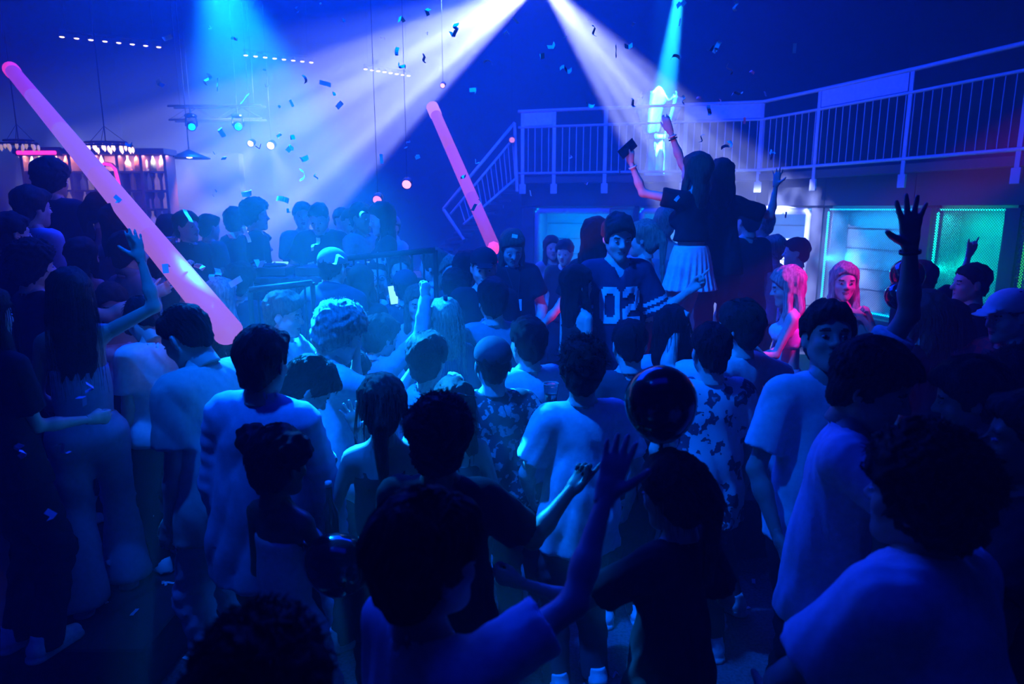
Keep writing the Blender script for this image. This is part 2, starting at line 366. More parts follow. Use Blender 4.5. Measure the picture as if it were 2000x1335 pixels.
# ================================================================== people
# An implicit-surface body: tapered limbs blended into one skin, clothes as an offset skin cut at the hems.
f32 = np.float32
def nrm(v): v = np.asarray(v, float); return v/(np.linalg.norm(v)+1e-9)
def smin(a, b, k):
    h = np.clip(.5+.5*(b-a)/k, 0, 1); return b+(a-b)*h-k*h*(1-h)
def p_cone(P, a, b, ra, rb):
    a = np.asarray(a, f32); b = np.asarray(b, f32); ab = b-a; L2 = float(ab@ab)+1e-9
    t = np.clip(((P-a)@ab)/L2, 0, 1); d = P-a-t[:, None]*ab
    return np.sqrt((d*d).sum(1))-(ra+(rb-ra)*t)
def p_flat(P, a, b, ra, rb, n, f):
    """tapered capsule squashed along the unit vector n"""
    n = np.asarray(n, f32); a = np.asarray(a, f32)
    q = P-a; q = q+np.outer(q@n, n)*(1/f-1); b2 = np.asarray(b, f32)-a; b2 = b2+n*float(b2@n)*(1/f-1)
    L2 = float(b2@b2)+1e-9; t = np.clip((q@b2)/L2, 0, 1); d = q-t[:, None]*b2
    r = ra+(rb-ra)*t; l = np.sqrt((d*d).sum(1))
    return (l-r)*(f+(1-f)*.45)
def p_ell(P, c, r, B=None):
    q = P-np.asarray(c, f32)
    if B is not None: q = q@np.asarray(B, f32).T
    r = np.asarray(r, f32); k0 = np.sqrt(((q/r)**2).sum(1)); k1 = np.sqrt(((q/(r*r))**2).sum(1))+1e-9
    return k0*(k0-1)/k1
def nets(fn, lo, hi, h, co=4):
    """naive surface nets of fn on a grid; only cells near the surface are evaluated finely"""
    lo = np.asarray(lo, float); hi = np.asarray(hi, float)
    n = np.maximum(((hi-lo)/(h*co)).astype(int)+2, 2)
    ax = [lo[i]+(np.arange(n[i])+.5)*h*co for i in range(3)]
    G = np.stack(np.meshgrid(*ax, indexing='ij'), -1).reshape(-1, 3).astype(f32)
    C = fn(G).reshape(n); near = np.abs(C) < h*co*1.35+.012
    D = np.repeat(np.repeat(np.repeat(C, co, 0), co, 1), co, 2)
    Mk = np.repeat(np.repeat(np.repeat(near, co, 0), co, 1), co, 2)
    ii = np.argwhere(Mk); P = (lo+(ii+.5)*h).astype(f32)
    out = np.empty(len(P), f32)
    for s in range(0, len(P), 60000): out[s:s+60000] = fn(P[s:s+60000])
    D = D.astype(f32); D[Mk] = out
    D[0] = D[-1] = 1; D[:, 0] = D[:, -1] = 1; D[:, :, 0] = D[:, :, -1] = 1
    S = D < 0; c = [S[i:S.shape[0]-1+i, j:S.shape[1]-1+j, k:S.shape[2]-1+k] for i in (0, 1) for j in (0, 1) for k in (0, 1)]
    s = sum(x.astype(np.int8) for x in c); act = (s > 0) & (s < 8); A = np.argwhere(act)
    if not len(A): return np.zeros((0, 3), f32), np.zeros((0, 4), int)
    idx = -np.ones(act.shape, int); idx[act] = np.arange(len(A))
    acc = np.zeros((len(A), 3)); cnt = np.zeros(len(A))
    offs = [(i, j, k) for i in (0, 1) for j in (0, 1) for k in (0, 1)]
    vals = [D[A[:, 0]+o[0], A[:, 1]+o[1], A[:, 2]+o[2]] for o in offs]
    for x in range(8):
        for y in range(x+1, 8):
            if sum(abs(offs[x][q]-offs[y][q]) for q in range(3)) != 1: continue
            va, vb = vals[x], vals[y]; m = (va < 0) != (vb < 0)
            t = np.where(m, va/(va-vb+1e-12), 0); ox = np.array(offs[x]); oy = np.array(offs[y])
            acc += np.where(m[:, None], ox+(oy-ox)*t[:, None], 0); cnt += m
    V = lo+(A+acc/cnt[:, None]+.5)*h
    Q = []
    for a in range(3):
        b, c_ = (a+1) % 3, (a+2) % 3
        sl0 = [slice(None)]*3; sl1 = [slice(None)]*3; sl0[a] = slice(0, -1); sl1[a] = slice(1, None)
        s0, s1 = S[tuple(sl0)], S[tuple(sl1)]; E = np.argwhere(s0 != s1); E = E[(E[:, b] > 0) & (E[:, c_] > 0) & (E[:, b] < S.shape[b]-1) & (E[:, c_] < S.shape[c_]-1)]
        fl = s0[E[:, 0], E[:, 1], E[:, 2]]
        def g(db, dc):
            X = E.copy(); X[:, b] -= db; X[:, c_] -= dc; return idx[X[:, 0], X[:, 1], X[:, 2]]
        q = np.stack([g(1, 1), g(0, 1), g(0, 0), g(1, 0)], 1); q[~fl] = q[~fl][:, ::-1]; Q.append(q)
    return V.astype(f32), np.concatenate(Q)
def link_mesh(name, chunks, mats, parent=None, smooth=True):
    """chunks: (V, quads, material index or array)"""
    V = []; Fq = []; MI = []; n = 0
    for v, q, mi in chunks:
        if not len(v): continue
        V.append(v); Fq.append(q+n); MI.append(np.full(len(q), mi) if np.isscalar(mi) else mi); n += len(v)
    V = np.concatenate(V); Fq = np.concatenate(Fq); MI = np.concatenate(MI)
    me = bpy.data.meshes.new(name); me.vertices.add(len(V)); me.vertices.foreach_set('co', V.astype(f32).ravel())
    me.loops.add(len(Fq)*4); me.loops.foreach_set('vertex_index', Fq.astype(np.int32).ravel())
    me.polygons.add(len(Fq)); me.polygons.foreach_set('loop_start', np.arange(len(Fq), dtype=np.int32)*4)
    me.polygons.foreach_set('material_index', MI.astype(np.int32)); me.polygons.foreach_set('use_smooth', np.full(len(Fq), smooth))
    for m in mats: me.materials.append(m)
    me.update(calc_edges=True); me.validate()
    o = bpy.data.objects.new(name, me); COL.objects.link(o)
    if parent: o.parent = parent
    return o
# ---------------------------------------------------------------- head, in head space: x right, y forward, z up
def head_fn(P, fem=False, shrink=0, mouth=0):
    d = p_ell(P, (0, -.012, .034), (.0755, .096, .086)); j = .93 if fem else 1
    d = smin(d, p_ell(P, (0, .026, -.035), (.056*j, .062, .078)), .03)
    d = smin(d, p_cone(P, (-.045*j, .0, -.05), (0, .062, -.094), .022, .020), .03)
    d = smin(d, p_cone(P, (.045*j, .0, -.05), (0, .062, -.094), .022, .020), .03)
    d = smin(d, p_cone(P, (0, .066, -.094), (0, .068, -.094), .018*j, .018*j), .015)
    for s in (-1, 1): d = smin(d, p_ell(P, (s*.036, .052, -.028), (.024, .025, .022)), .02)
    d = smin(d, p_cone(P, (-.036, .070, .022), (.036, .070, .022), .012, .012), .018)
    for s in (-1, 1): d = -smin(-d, p_ell(P, (s*.031, .103, .002), (.019, .022, .013)), .012)
    d = smin(d, p_cone(P, (0, .083, .012), (0, .104, -.024), .007, .0125 if not fem else .011), .010)
    for s in (-1, 1): d = smin(d, p_ell(P, (s*.012, .092, -.028), (.009, .012, .008)), .006)
    d = smin(d, p_cone(P, (-.017, .080, -.055), (.017, .080, -.055), .0085, .0085), .008)
    d = smin(d, p_cone(P, (-.014, .078, -.067), (.014, .078, -.067), .0085, .0085), .008)
    d = -smin(-d, -p_cone(P, (-.02, .091, -.0605), (.02, .091, -.0605), .0032, .0032)*-1, .004) if mouth else d
    for s in (-1, 1):
        B = Matrix.Rotation(math.radians(18*s), 3, 'Z'); B = np.array(B.transposed())
        e = p_ell(P, (s*.0765, -.012, -.008), (.008, .019, .031), B); e = np.maximum(e, -p_ell(P, (s*.086, -.006, -.004), (.007, .010, .018)))
        d = smin(d, e, .006)
    return d-shrink
def neck_local(P): return p_cone(P, (0, -.018, -.05), (0, -.035, -.13), .052, .050)
HEADS = {}
def head_tpl(fem, h):
    key = (fem, h)
    if key not in HEADS:
        wid = .044 if fem else .052
        fn = lambda P: smin(head_fn(P, fem), p_cone(P, (0, -.016, -.05), (0, -.034, -.15), wid, wid), .02)
        v, q = nets(fn, (-.1, -.13, -.145), (.1, .13, .13), h)
        # lips and brows take their own colour slots
        c = v[q].mean(1); mi = np.zeros(len(q), int)
        mi[((c[:, 0]/.0215)**2+((c[:, 2]+.061)/.0095)**2 < 1) & (c[:, 1] > .075)] = 2
        mi[(np.abs(np.abs(c[:, 0])-.032) < .017) & (np.abs(c[:, 2]-.021-.10*(.03-np.abs(np.abs(c[:, 0])-.028))) < .0042) & (c[:, 1] > .06)] = 3
        ev = []
        for s in (-1, 1):
            vv, qq = nets(lambda P: p_ell(P, (s*.031, .0785, .002), (.0120, .0118, .0050)), (s*.031-.02, .06, -.015), (s*.031+.02, .1, .02), .003)
            cc = vv[qq].mean(1); m2 = np.where(((cc[:, 0]-s*.031)**2+(cc[:, 2]-.002)**2 < .0062**2) & (cc[:, 1] > .082), 3, 1); ev.append((vv, qq, m2))
        HEADS[key] = [(v, q, mi)]+ev
    return HEADS[key]
# ---------------------------------------------------------------- hands, in hand space: fingers +z, palm +y, thumb -x (a right hand)
def hand_bones(pose):
    F = []
    xs = (-.030, -.010, .010, .029); L = (.070, .078, .073, .057); R0 = (.0088, .0092, .0088, .0078)
    curl = {'relax': (25, 30, 32, 36), 'open': (4, 2, 4, 8), 'spread': (2, 0, 2, 5), 'fist': (86, 88, 88, 88), 'grip': (62, 62, 62, 64), 'point': (4, 85, 88, 88), 'rock': (3, 86, 88, 6), 'flat': (8, 8, 9, 10)}[pose]
    sp = {'spread': (-17, -5, 7, 20), 'open': (-7, -2, 4, 10), 'rock': (-8, 0, 0, 14)}.get(pose, (-3, -1, 2, 5))
    for i in range(4):
        p = np.array((xs[i]*.95, 0, .088-(.004, 0, .003, .011)[i])); a = math.radians(curl[i])*.55; s = math.radians(sp[i]); pts = [p*np.array((.6, 1, .2)), p]
        for j, fr in enumerate((.45, .31, .24)):
            d = np.array((math.sin(s)*math.cos(a), math.sin(a), math.cos(a)*math.cos(s))); p = p+d*L[i]*fr; pts.append(p); a += math.radians(curl[i])*(1.0 if j == 0 else .75)
        F.append((pts, [R0[i]*1.15, R0[i]*1.08, R0[i], R0[i]*.9, R0[i]*.78]))
    th = {'spread': 62, 'open': 45, 'fist': 12, 'grip': 30, 'point': 15, 'rock': 14}.get(pose, 30); a = math.radians(th)
    p0 = np.array((-.018, .004, .012)); d1 = nrm((-math.sin(a), .28, math.cos(a))); p1 = p0+d1*.042
    cl = .9 if pose in ('fist', 'grip', 'point', 'rock') else .15
    d2 = nrm((-math.sin(a)*(1-cl)+cl*.35, .3+cl*.5, math.cos(a))); p2 = p1+d2*.033; p3 = p2+nrm(d2+np.array((cl*.3, 0, .1)))*.026
    F.append(([p0, p1, p2, p3], [.0165, .0125, .0105, .0088]))
    return F
def hand_fn(P, pose):
    d = p_flat(P, (-.004, 0, .030), (0, .001, .072), .031, .036, (0, 1, 0), .42)
    d = smin(d, p_flat(P, (0, 0, -.03), (0, 0, .02), .026, .029, (0, 1, 0), .68), .014)
    for pts, r in hand_bones(pose):
        f = None
        for a, b, ra, rb in zip(pts[:-1], pts[1:], r[:-1], r[1:]):
            e = p_cone(P, a, b, ra, rb); f = e if f is None else smin(f, e, .003)
        d = smin(d, f, .0055)
    return d
HANDS = {}
def hand_tpl(pose, h):
    if (pose, h) not in HANDS: HANDS[(pose, h)] = nets(lambda P: hand_fn(P, pose), (-.125, -.05, -.035), (.085, .12, .185), h)
    return HANDS[(pose, h)]
# ---------------------------------------------------------------- skeleton
def frame(yaw, pitch=0, roll=0):
    """columns: right, forward, up; yaw 0 looks away from the camera, 90 to the image's right; pitch > 0 looks down"""
    y, p, r = map(math.radians, (yaw, pitch, roll))
    R = np.array((math.cos(y), -math.sin(y), 0)); Fw = np.array((math.sin(y), math.cos(y), 0)); U = np.array((0, 0, 1.))
    F2 = Fw*math.cos(p)-U*math.sin(p); U2 = U*math.cos(p)+Fw*math.sin(p)
    R3 = R*math.cos(r)-U2*math.sin(r); U3 = U2*math.cos(r)+R*math.sin(r)
    return np.stack([R3, F2, U3], 1)
def skeleton(S, s):
    k = s/1.75; fem = S.get('fem', False); B = frame(S.get('f', 0)); R, Fw = B[:, 0], B[:, 1]; J = {'k': k}
    cr = S.get('crouch', 0)*k; z0 = S.get('z0', 0)
    pel = np.array((0, 0, z0+.95*k-cr)); lx, ly = S.get('lean', (0, 0)); t = nrm((lx, ly, 1)); J['t'] = t
    t0 = nrm((lx*.45, ly*.45, 1)); mid = pel+t0*.17*k; nb = mid+t*.35*k
    Rt = nrm(R-t*(R@t)); Ft = np.cross(t, Rt); J.update(pel=pel, mid=mid, nb=nb, R=R, F=Fw, Rt=Rt, Ft=Ft)
    sw = (.140 if fem else .164)*k
    hB = frame(S.get('f', 0)+S.get('hy', 0), S.get('hp', 0), S.get('hr', 0)); J['hB'] = hB
    hk = 1.10*k**.6; J['hk'] = hk
    nt = nrm(t*1.6+hB[:, 2]*.9+hB[:, 1]*.25); J['hc'] = nb+nt*.034*k+hB[:, 2]*(.112*hk)
    J['top'] = J['hc']+hB[:, 2]*.122*hk
    for sd, sg in (('R', 1), ('L', -1)):
        sh = mid+t*.292*k+Rt*sg*sw
        img = 'ar' if (R[0]*sg > 0) else 'al'
        u, f = S.get(img, ((R*sg*.09+np.array((0, 0, -1))), (R*sg*.02+Fw*.22+np.array((0, 0, -1)))))[:2]
        u = nrm(u); f = nrm(f); up = max(0, u[2]); sh = sh+t*up*.05*k-Rt*sg*up*.025*k
        if u@(Rt*sg) < -.3: sh = sh+Ft*.03*k
        el = sh+u*.292*k; wr = el+f*.250*k
        J['sh'+sd], J['el'+sd], J['wr'+sd] = sh, el, wr; J['fd'+sd] = f
        hip = pel+R*sg*.088*k-np.array((0, 0, .03*k)); st = S.get('stance', .10)*k; fw = S.get('step', 0)*sg*k
        an = np.array((pel[0], pel[1], 0))+R*sg*st+Fw*fw-t0*0; an[0] += S.get('foot', (0, 0))[0]; an[1] += S.get('foot', (0, 0))[1]; an[2] = z0+.085*k
        # knee: two-bone solve, bending forward
        dv = an-hip; L = np.linalg.norm(dv); a, b = .44*k, .43*k; L = min(L, (a+b)*.999); c = (a*a-b*b+L*L)/(2*L); hgt = math.sqrt(max(0, a*a-c*c))
        ax = nrm(dv); bend = nrm(Fw-ax*(Fw@ax)); kn = hip+ax*c+bend*hgt
        J['hip'+sd], J['kn'+sd], J['an'+sd] = hip, kn, an
    return J
def shift(J, d):
    for q, v in J.items():
        if isinstance(v, np.ndarray) and v.shape == (3,) and q not in ('t', 'R', 'F', 'Rt', 'Ft', 'fdR', 'fdL'): J[q] = v+d
    return J
def body_fn(J, fem, bulk=1.0, inc=0.0):
    k = J['k']; t, Ft, Rt = J['t'], J['Ft'], J['Rt']; b = bulk
    def fn(P):
        g = lambda x: x*k*b+inc
        d = p_flat(P, J['pel']-np.array((0, 0, .02*k)), J['pel']+np.array((0, 0, .05*k)), g(.158 if fem else .150), g(.135 if fem else .138), J['F'], .66)
        d = smin(d, p_flat(P, J['pel']+np.array((0, 0, .07*k)), J['mid'], g(.120 if fem else .134), g(.112 if fem else .138), Ft, .68), .05*k)
        d = smin(d, p_flat(P, J['mid']+t*.05*k, J['mid']+t*.20*k, g(.122 if fem else .145), g(.136 if fem else .160), Ft, .66), .06*k)
        sl, sr = J['shL'], J['shR']
        d = smin(d, p_cone(P, sl+(sr-sl)*.12, sr+(sl-sr)*.12, g(.055 if fem else .062), g(.055 if fem else .062)), .05*k)
        if fem:
            for s in (-1, 1): d = smin(d, p_ell(P, J['mid']+t*.165*k+Ft*.075*k+Rt*s*.062*k, np.full(3, .058*k+inc)), .03*k)
        n0 = J['nb']; nc = .046 if fem else .053
        d = smin(d, p_cone(P, n0-t*.05*k-Ft*.012, J['hc']-J['hB'][:, 2]*.05-J['hB'][:, 1]*.018, g(nc*1.12), nc*.94*J['hk']+inc), .035*k)
        for s in (sl, sr): d = smin(d, p_cone(P, n0+t*.006*k-Ft*.01, s+(n0-s)*.18, g(.040), g(.042)), .04*k)
        if inc <= 0: d = smin(d, p_ell(P, J['hc'], np.full(3, .06)), .02)
        for sd in 'LR':
            am = .82 if fem else 1
            sh, el, wr = J['sh'+sd], J['el'+sd], J['wr'+sd]
            a = p_cone(P, sh, el, g(.052*am), g(.038*am)); a = smin(a, p_cone(P, el, el+(wr-el)*.35, g(.039*am), g(.039*am)), .02*k); a = smin(a, p_cone(P, el+(wr-el)*.3, wr, g(.040*am), g(.025*am)), .02*k)
            d = smin(d, a, .03*k)
            h, kn, an = J['hip'+sd], J['kn'+sd], J['an'+sd]
            l = p_cone(P, h, kn, g(.088), g(.056)); l = smin(l, p_cone(P, kn, kn+(an-kn)*.35-J['F']*.012, g(.053), g(.056)), .02*k); l = smin(l, p_cone(P, kn+(an-kn)*.35-J['F']*.012, an, g(.055), g(.036)), .02*k)
            l = smin(l, p_flat(P, an-np.array((0, 0, .045*k))-J['F']*.02*k, an-np.array((0, 0, .055*k))+J['F']*.12*k, g(.033), g(.030), (0, 0, 1), .8), .02*k)
            d = smin(d, l, .035*k)
        return d
    return fn
def ridge(x): return 1-2*np.abs(np.sin(x))**.7
def folds(P, J, A, ph, top=True):
    """drapery: soft ridges that run down the cloth and creases across it"""
    q = P-J['mid'].astype(f32); u, v, w_ = q@J['Rt'].astype(f32), q@J['Ft'].astype(f32), q@J['t'].astype(f32)
    hem = np.clip(.75-w_*2.2, .22, 1.25) if top else np.clip(.6-w_*.5, .4, 1)
    a = ridge(u*24+1.3*np.sin(w_*6+ph)+v*13*np.sin(ph)+ph)*.8+.3*np.sin(u*61+v*47+2.5*np.sin(w_*8+ph*2))
    b = ridge(w_*13+2.6*np.sin(u*8+ph)+2.2*np.sin(v*9-ph)+ph); sel = .5+.5*np.sin(w_*11+u*7+ph*3)
    return A*(a*hem*.75+b*.45*sel+.14*np.sin((u+v)*90+w_*30+ph*3))
def top_fn(J, S, kind, ph):
    k = J['k']; fem = S.get('fem', False); t, Ft, Rt = J['t'], J['Ft'], J['Rt']; loose = S.get('loose', 1.0); bk = S.get('bulk', 1.0)
    tight = kind in ('strap', 'crop', 'strapless', 'corset', 'tube'); off = (.007 if tight else .013*loose)
    up = -t.astype(f32); hemz = {'crop': .02, 'strapless': -.02, 'strap': -.05, 'tube': -.12, 'corset': -.20}.get(kind, -.235-.03*loose)*k
    hemz = S.get('hem', hemz/k)*k
    slv = {'tee': .72, 'jersey': .95, 'polo': .66, 'shirt': 2, 'hoodie': 2, 'jacket': 2, 'flannel': 2, 'puff': .5}.get(kind, 0)
    amp = 0.0022 if tight else S.get('fold', .0105)
    cap = None
    def fn(P):
        g = lambda x: x*k*bk+off
        d = p_flat(P, J['mid']+t*.05*k, J['mid']+t*.20*k, g(.124 if fem else .147), g(.137 if fem else .162), Ft, .68)
        wz = .015 if tight else .0
        lowr = (.118 if fem else .138) if tight else (.145*(1+.12*loose) if fem else .152*(1+.10*loose))
        lo_p = J['mid']+(J['pel']-J['mid'])*.3; hp = J['pel']-nrm(J['mid']-J['pel'])*(.1+.06*(loose if not tight else 0))*k
        d = smin(d, p_flat(P, J['mid']+t*.04*k, lo_p, g(.124 if fem else .150), g(lowr*.95), Ft, .70), .05*k)
        d = smin(d, p_flat(P, lo_p, hp, g(lowr*.97), g(lowr*1.06+(.02 if tight else .012)), J['F'], .72), .05*k)
        if fem:
            for s in (-1, 1): d = smin(d, p_ell(P, J['mid']+t*.165*k+Ft*.075*k+Rt*s*.062*k, np.full(3, .060*k+off)), .035*k)
        if not tight and hemz < -.1*k:
            for sd in 'LR': d = smin(d, p_cone(P, J['hip'+sd], J['kn'+sd], g(.104), g(.085)), .05*k)
        if kind not in ('strapless', 'tube', 'corset', 'strap'):
            sl, sr = J['shL'], J['shR']
            d = smin(d, p_cone(P, sl+(sr-sl)*.10, sr+(sl-sr)*.10, g(.058 if fem else .064), g(.058 if fem else .064)), .05*k)
            for s in (sl, sr): d = smin(d, p_cone(P, J['nb']-t*.02*k-Ft*.01, s+(J['nb']-s)*.15, g(.036), g(.044)), .035*k)
        if slv:
            for sd in 'LR':
                sh, el, wr = J['sh'+sd], J['el'+sd], J['wr'+sd]; wide = .072 if loose > .9 else .062
                if fem: wide *= .86
                if slv < 1.5:
                    e = sh+(el-sh)*slv; ax = nrm(el-sh)
                    a = p_cone(P, sh, e+ax*.06*k, g(.058 if fem else .064), g(wide)); a = np.maximum(a, (P-e.astype(f32))@ax.astype(f32))
                    if slv > .9: pass
                else:
                    a = p_cone(P, sh, el, g(.054), g(.044)); a = smin(a, p_cone(P, el, wr-nrm(wr-el)*.02, g(.044), g(.030)), .02)+.003*np.sin((P-el.astype(f32))@nrm(wr-sh).astype(f32)*95+ph)
                d = smin(d, a, .025*k)
        if kind in ('strapless', 'tube', 'corset', 'strap'):
            tz = .225*k if kind != 'corset' else .16*k
            d = np.maximum(d, (P-(J['mid']+t*tz).astype(f32))@t.astype(f32)-.02*np.abs((P-J['mid'].astype(f32))@Rt.astype(f32))/.1*0)
            if kind == 'strap':
                for s in (-1, 1):
                    a = J['mid']+t*.20*k+Ft*.10*k+Rt*s*.075*k; b = J['mid']+t*.315*k+Ft*.0*k+Rt*s*.095*k; c = J['mid']+t*.19*k-Ft*.10*k+Rt*s*.07*k
                    d = np.minimum(d, np.minimum(p_cone(P, a, b+t*.012, .008, .008), p_cone(P, b+t*.012, c, .008, .008)))
        d = d+folds(P, J, amp, ph)
        d = np.maximum(d, (P-(J['mid']+t*hemz).astype(f32))@up.astype(f32))
        if kind not in ('strapless', 'tube', 'corset', 'strap'):
            nr = {'jersey': .066, 'crop': .075, 'puff': .095, 'shirt': .050, 'hoodie': .052}.get(kind, .058)*k
            nk = p_cone(P, J['nb']-t*.035*k+Ft*(.02 if kind in ('jersey', 'puff', 'crop') else .005), J['nb']+t*.12*k+Ft*.02, nr+.006, nr+.02)
            d = np.maximum(d, -nk)
            if kind == 'jersey': d = np.maximum(d, -p_cone(P, J['nb']-t*.01*k+Ft*.05*k, J['nb']-t*.085*k+Ft*.11*k, .045, .008))
            if kind in ('shirt', 'polo', 'flannel', 'hoodie', 'jacket', 'tee'):
                q = P-(J['nb']+t*({'tee': .000, 'hoodie': .03}.get(kind, .030))*k-Ft*.004).astype(f32); u = q@Rt.astype(f32); v = q@Ft.astype(f32); w_ = q@t.astype(f32)
                w2 = w_+v*.32; r0 = (.066 if kind != 'tee' else .068)*k; rr = np.sqrt(u*u+v*v*1.05)-r0-.25*np.clip(-w2, 0, 1)
                th = {'tee': (.006, .011), 'hoodie': (.024, .035)}.get(kind, (.0065, .026))
                ring = np.sqrt((np.abs(rr)/th[0])**2+(np.abs(w2)/th[1])**2)-1
                d = smin(d, ring*th[0], .008)
        return d
    return fn
def bottom_fn(J, S, kind, ph):
    k = J['k']; fem = S.get('fem', False); loose = S.get('bl', 1.0)
    def fn(P):
        g = lambda x: x*k+.010
        if kind in ('skirt', 'pleated'):
            q = P-J['mid'].astype(f32); t0 = nrm(J['mid']-J['pel'])
            a = J['mid']-t0*.03*k; b = J['pel']-np.array((0, 0, S.get('skirt', .22)*k))
            d = smin(p_flat(P, a, b-np.array((0, 0, .08)), g(.118), g(S.get('flare', .25)), J['F'], .85), p_flat(P, J['pel'], J['pel']+np.array((0, 0, .03)), .175*k, .165*k, J['F'], .78), .04)
            qq = P-J['pel'].astype(f32); th = np.arctan2(qq@J['R'].astype(f32), qq@J['F'].astype(f32)); hh = np.clip((a[2]-P[:, 2])/.35, 0, 1.4)
            if kind == 'pleated': d = d+.016*hh*np.sin(th*21+1.2*np.sin(P[:, 2]*7))
            else: d = d+.004*hh*np.sin(th*7+ph)
            d = np.maximum(np.maximum(d, b[2]-P[:, 2]), P[:, 2]-a[2]); return d
        d = p_flat(P, J['pel']-np.array((0, 0, .03*k)), J['pel']+np.array((0, 0, .10*k)), g(.148 if fem else .148), g(.120 if fem else .138), J['F'], .70)
        for sd in 'LR':
            h, kn, an = J['hip'+sd], J['kn'+sd], J['an'+sd]
            if kind == 'shorts':
                a = p_cone(P, h, kn, g(.095), g(.082)); e = h+(kn-h)*.8; a = np.maximum(a, (P-e.astype(f32))@nrm(kn-h).astype(f32))
            else:
                rk, ra = {'wide': (.085, .115), 'flare': (.066, .112), 'jeans': (.066, .058), 'slim': (.060, .045), 'cargo': (.085, .075)}[kind]
                a = p_cone(P, h, kn, g(.094), g(rk)); e = an-np.array((0, 0, .045*k))
                a = smin(a, p_cone(P, kn, e, g(rk), g(ra)), .03)
                qk = P-kn.astype(f32); a = a+(.004+.004*(kind == 'jeans'))*np.sin(qk[:, 2]*70+3*np.sin(qk[:, 0]*25+ph))*np.exp(-(qk[:, 2]/.25)**2)+.003*np.sin(qk[:, 2]*26+ph+16*qk[:, 0]+2*np.sin(qk[:,1]*20))
                a = np.maximum(a, e[2]-P[:, 2])
            d = smin(d, a, .03*k)
        d = d+folds(P, J, .0035, ph, False)
        return np.maximum(d, (P-(J['pel']+np.array((0, 0, S.get('waist', .09)*k))).astype(f32))@np.array((0, 0, 1), f32))
    return fn
# ---------------------------------------------------------------- hair
def hair_local(P, style, ph=0):
    """cap of hair in head space (scaled by hk)"""
    x, y, z = P[:, 0], P[:, 1], P[:, 2]
    if style in ('cap', 'beanie'):
        d = p_ell(P, (0, -.010, .050), (.087, .107, .083)); d = np.maximum(d, .030-z+.10*y) 
        if style == 'cap': d = smin(d, p_flat(P, (0, .075, .055), (0, .125, .040), .060, .055, (0, .25, .97), .13), .006)
        return d
    big = {'buzz': .003, 'fade': .007, 'short': .012, 'mid': .017, 'curly': .028, 'afro': .05, 'long': .013, 'bald': -.01, 'messy': .018}.get(style, .012)
    d = p_ell(P, (0, -.014, .036+big*.45), (.0775+big, .100+big, .088+big*.9)); d = smin(d, p_ell(P, (0, -.050, -.035), (.052+big*.8, .046+big*.8, .062)), .03)
    # hairline from forehead over the ears to the nape
    low = {'buzz': -.066, 'fade': -.070, 'short': -.088, 'mid': -.105, 'curly': -.105, 'afro': -.10, 'messy': -.100}.get(style, -.11)
    a = np.array((.082, .066)); b = np.array((-.075, low)); n = np.array((-(a-b)[1], (a-b)[0])); n = n/np.linalg.norm(n)
    pl = (y-b[0])*n[0]+(z-b[1])*n[1]
    cut = -pl
    if style in ('long', 'mid', 'curly', 'afro'):
        side = np.maximum(-(z+.02), y-.035); cut = np.minimum(cut, np.maximum(y-.030, -(z-low)))
    else:
        ear = p_ell(P, (np.sign(x)*.085).astype(f32)[:, None]*np.array((1, 0, 0), f32)+np.array((0, -.006, -.012), f32), (.03, .024, .036)); cut = np.maximum(cut, -ear)
    if style == 'afro' or style == 'curly': cut = cut-.006
    d = np.maximum(d, cut)
    if style in ('short', 'mid', 'messy'): # a lifted fringe
        d = smin(d, np.maximum(p_ell(P, (.012, .062, .084), (.052, .030+big*.6, .020+big*.5)), -pl-.004), .02)
    if style in ('curly', 'afro', 'messy'):
        fq = {'curly': 160, 'afro': 170, 'messy': 95}[style]; am = {'curly': .0062, 'afro': .0045, 'messy': .0045}[style]
        d = d+am*(np.sin(x*fq+3*np.sin(z*61+ph)+2*np.sin(y*33))*np.sin(y*fq*1.1+2.7*np.sin(x*57)+2*np.sin(z*39))+np.sin(z*fq*.8+3*np.sin(y*55+ph)+2.5*np.sin(x*47))*.8)+.006*np.sin(x*37+ph)*np.sin(z*43+y*29)
    else:
        th = np.arctan2(x, y+.02); d = d+.0030*np.sin(th*30+4*np.sin(z*34+ph))+.0034*np.sin(x*95+2.5*np.sin(y*38+ph)+2*np.sin(z*45))+.004*np.sin(y*48+ph)*np.sin(x*40+z*30)
    return d
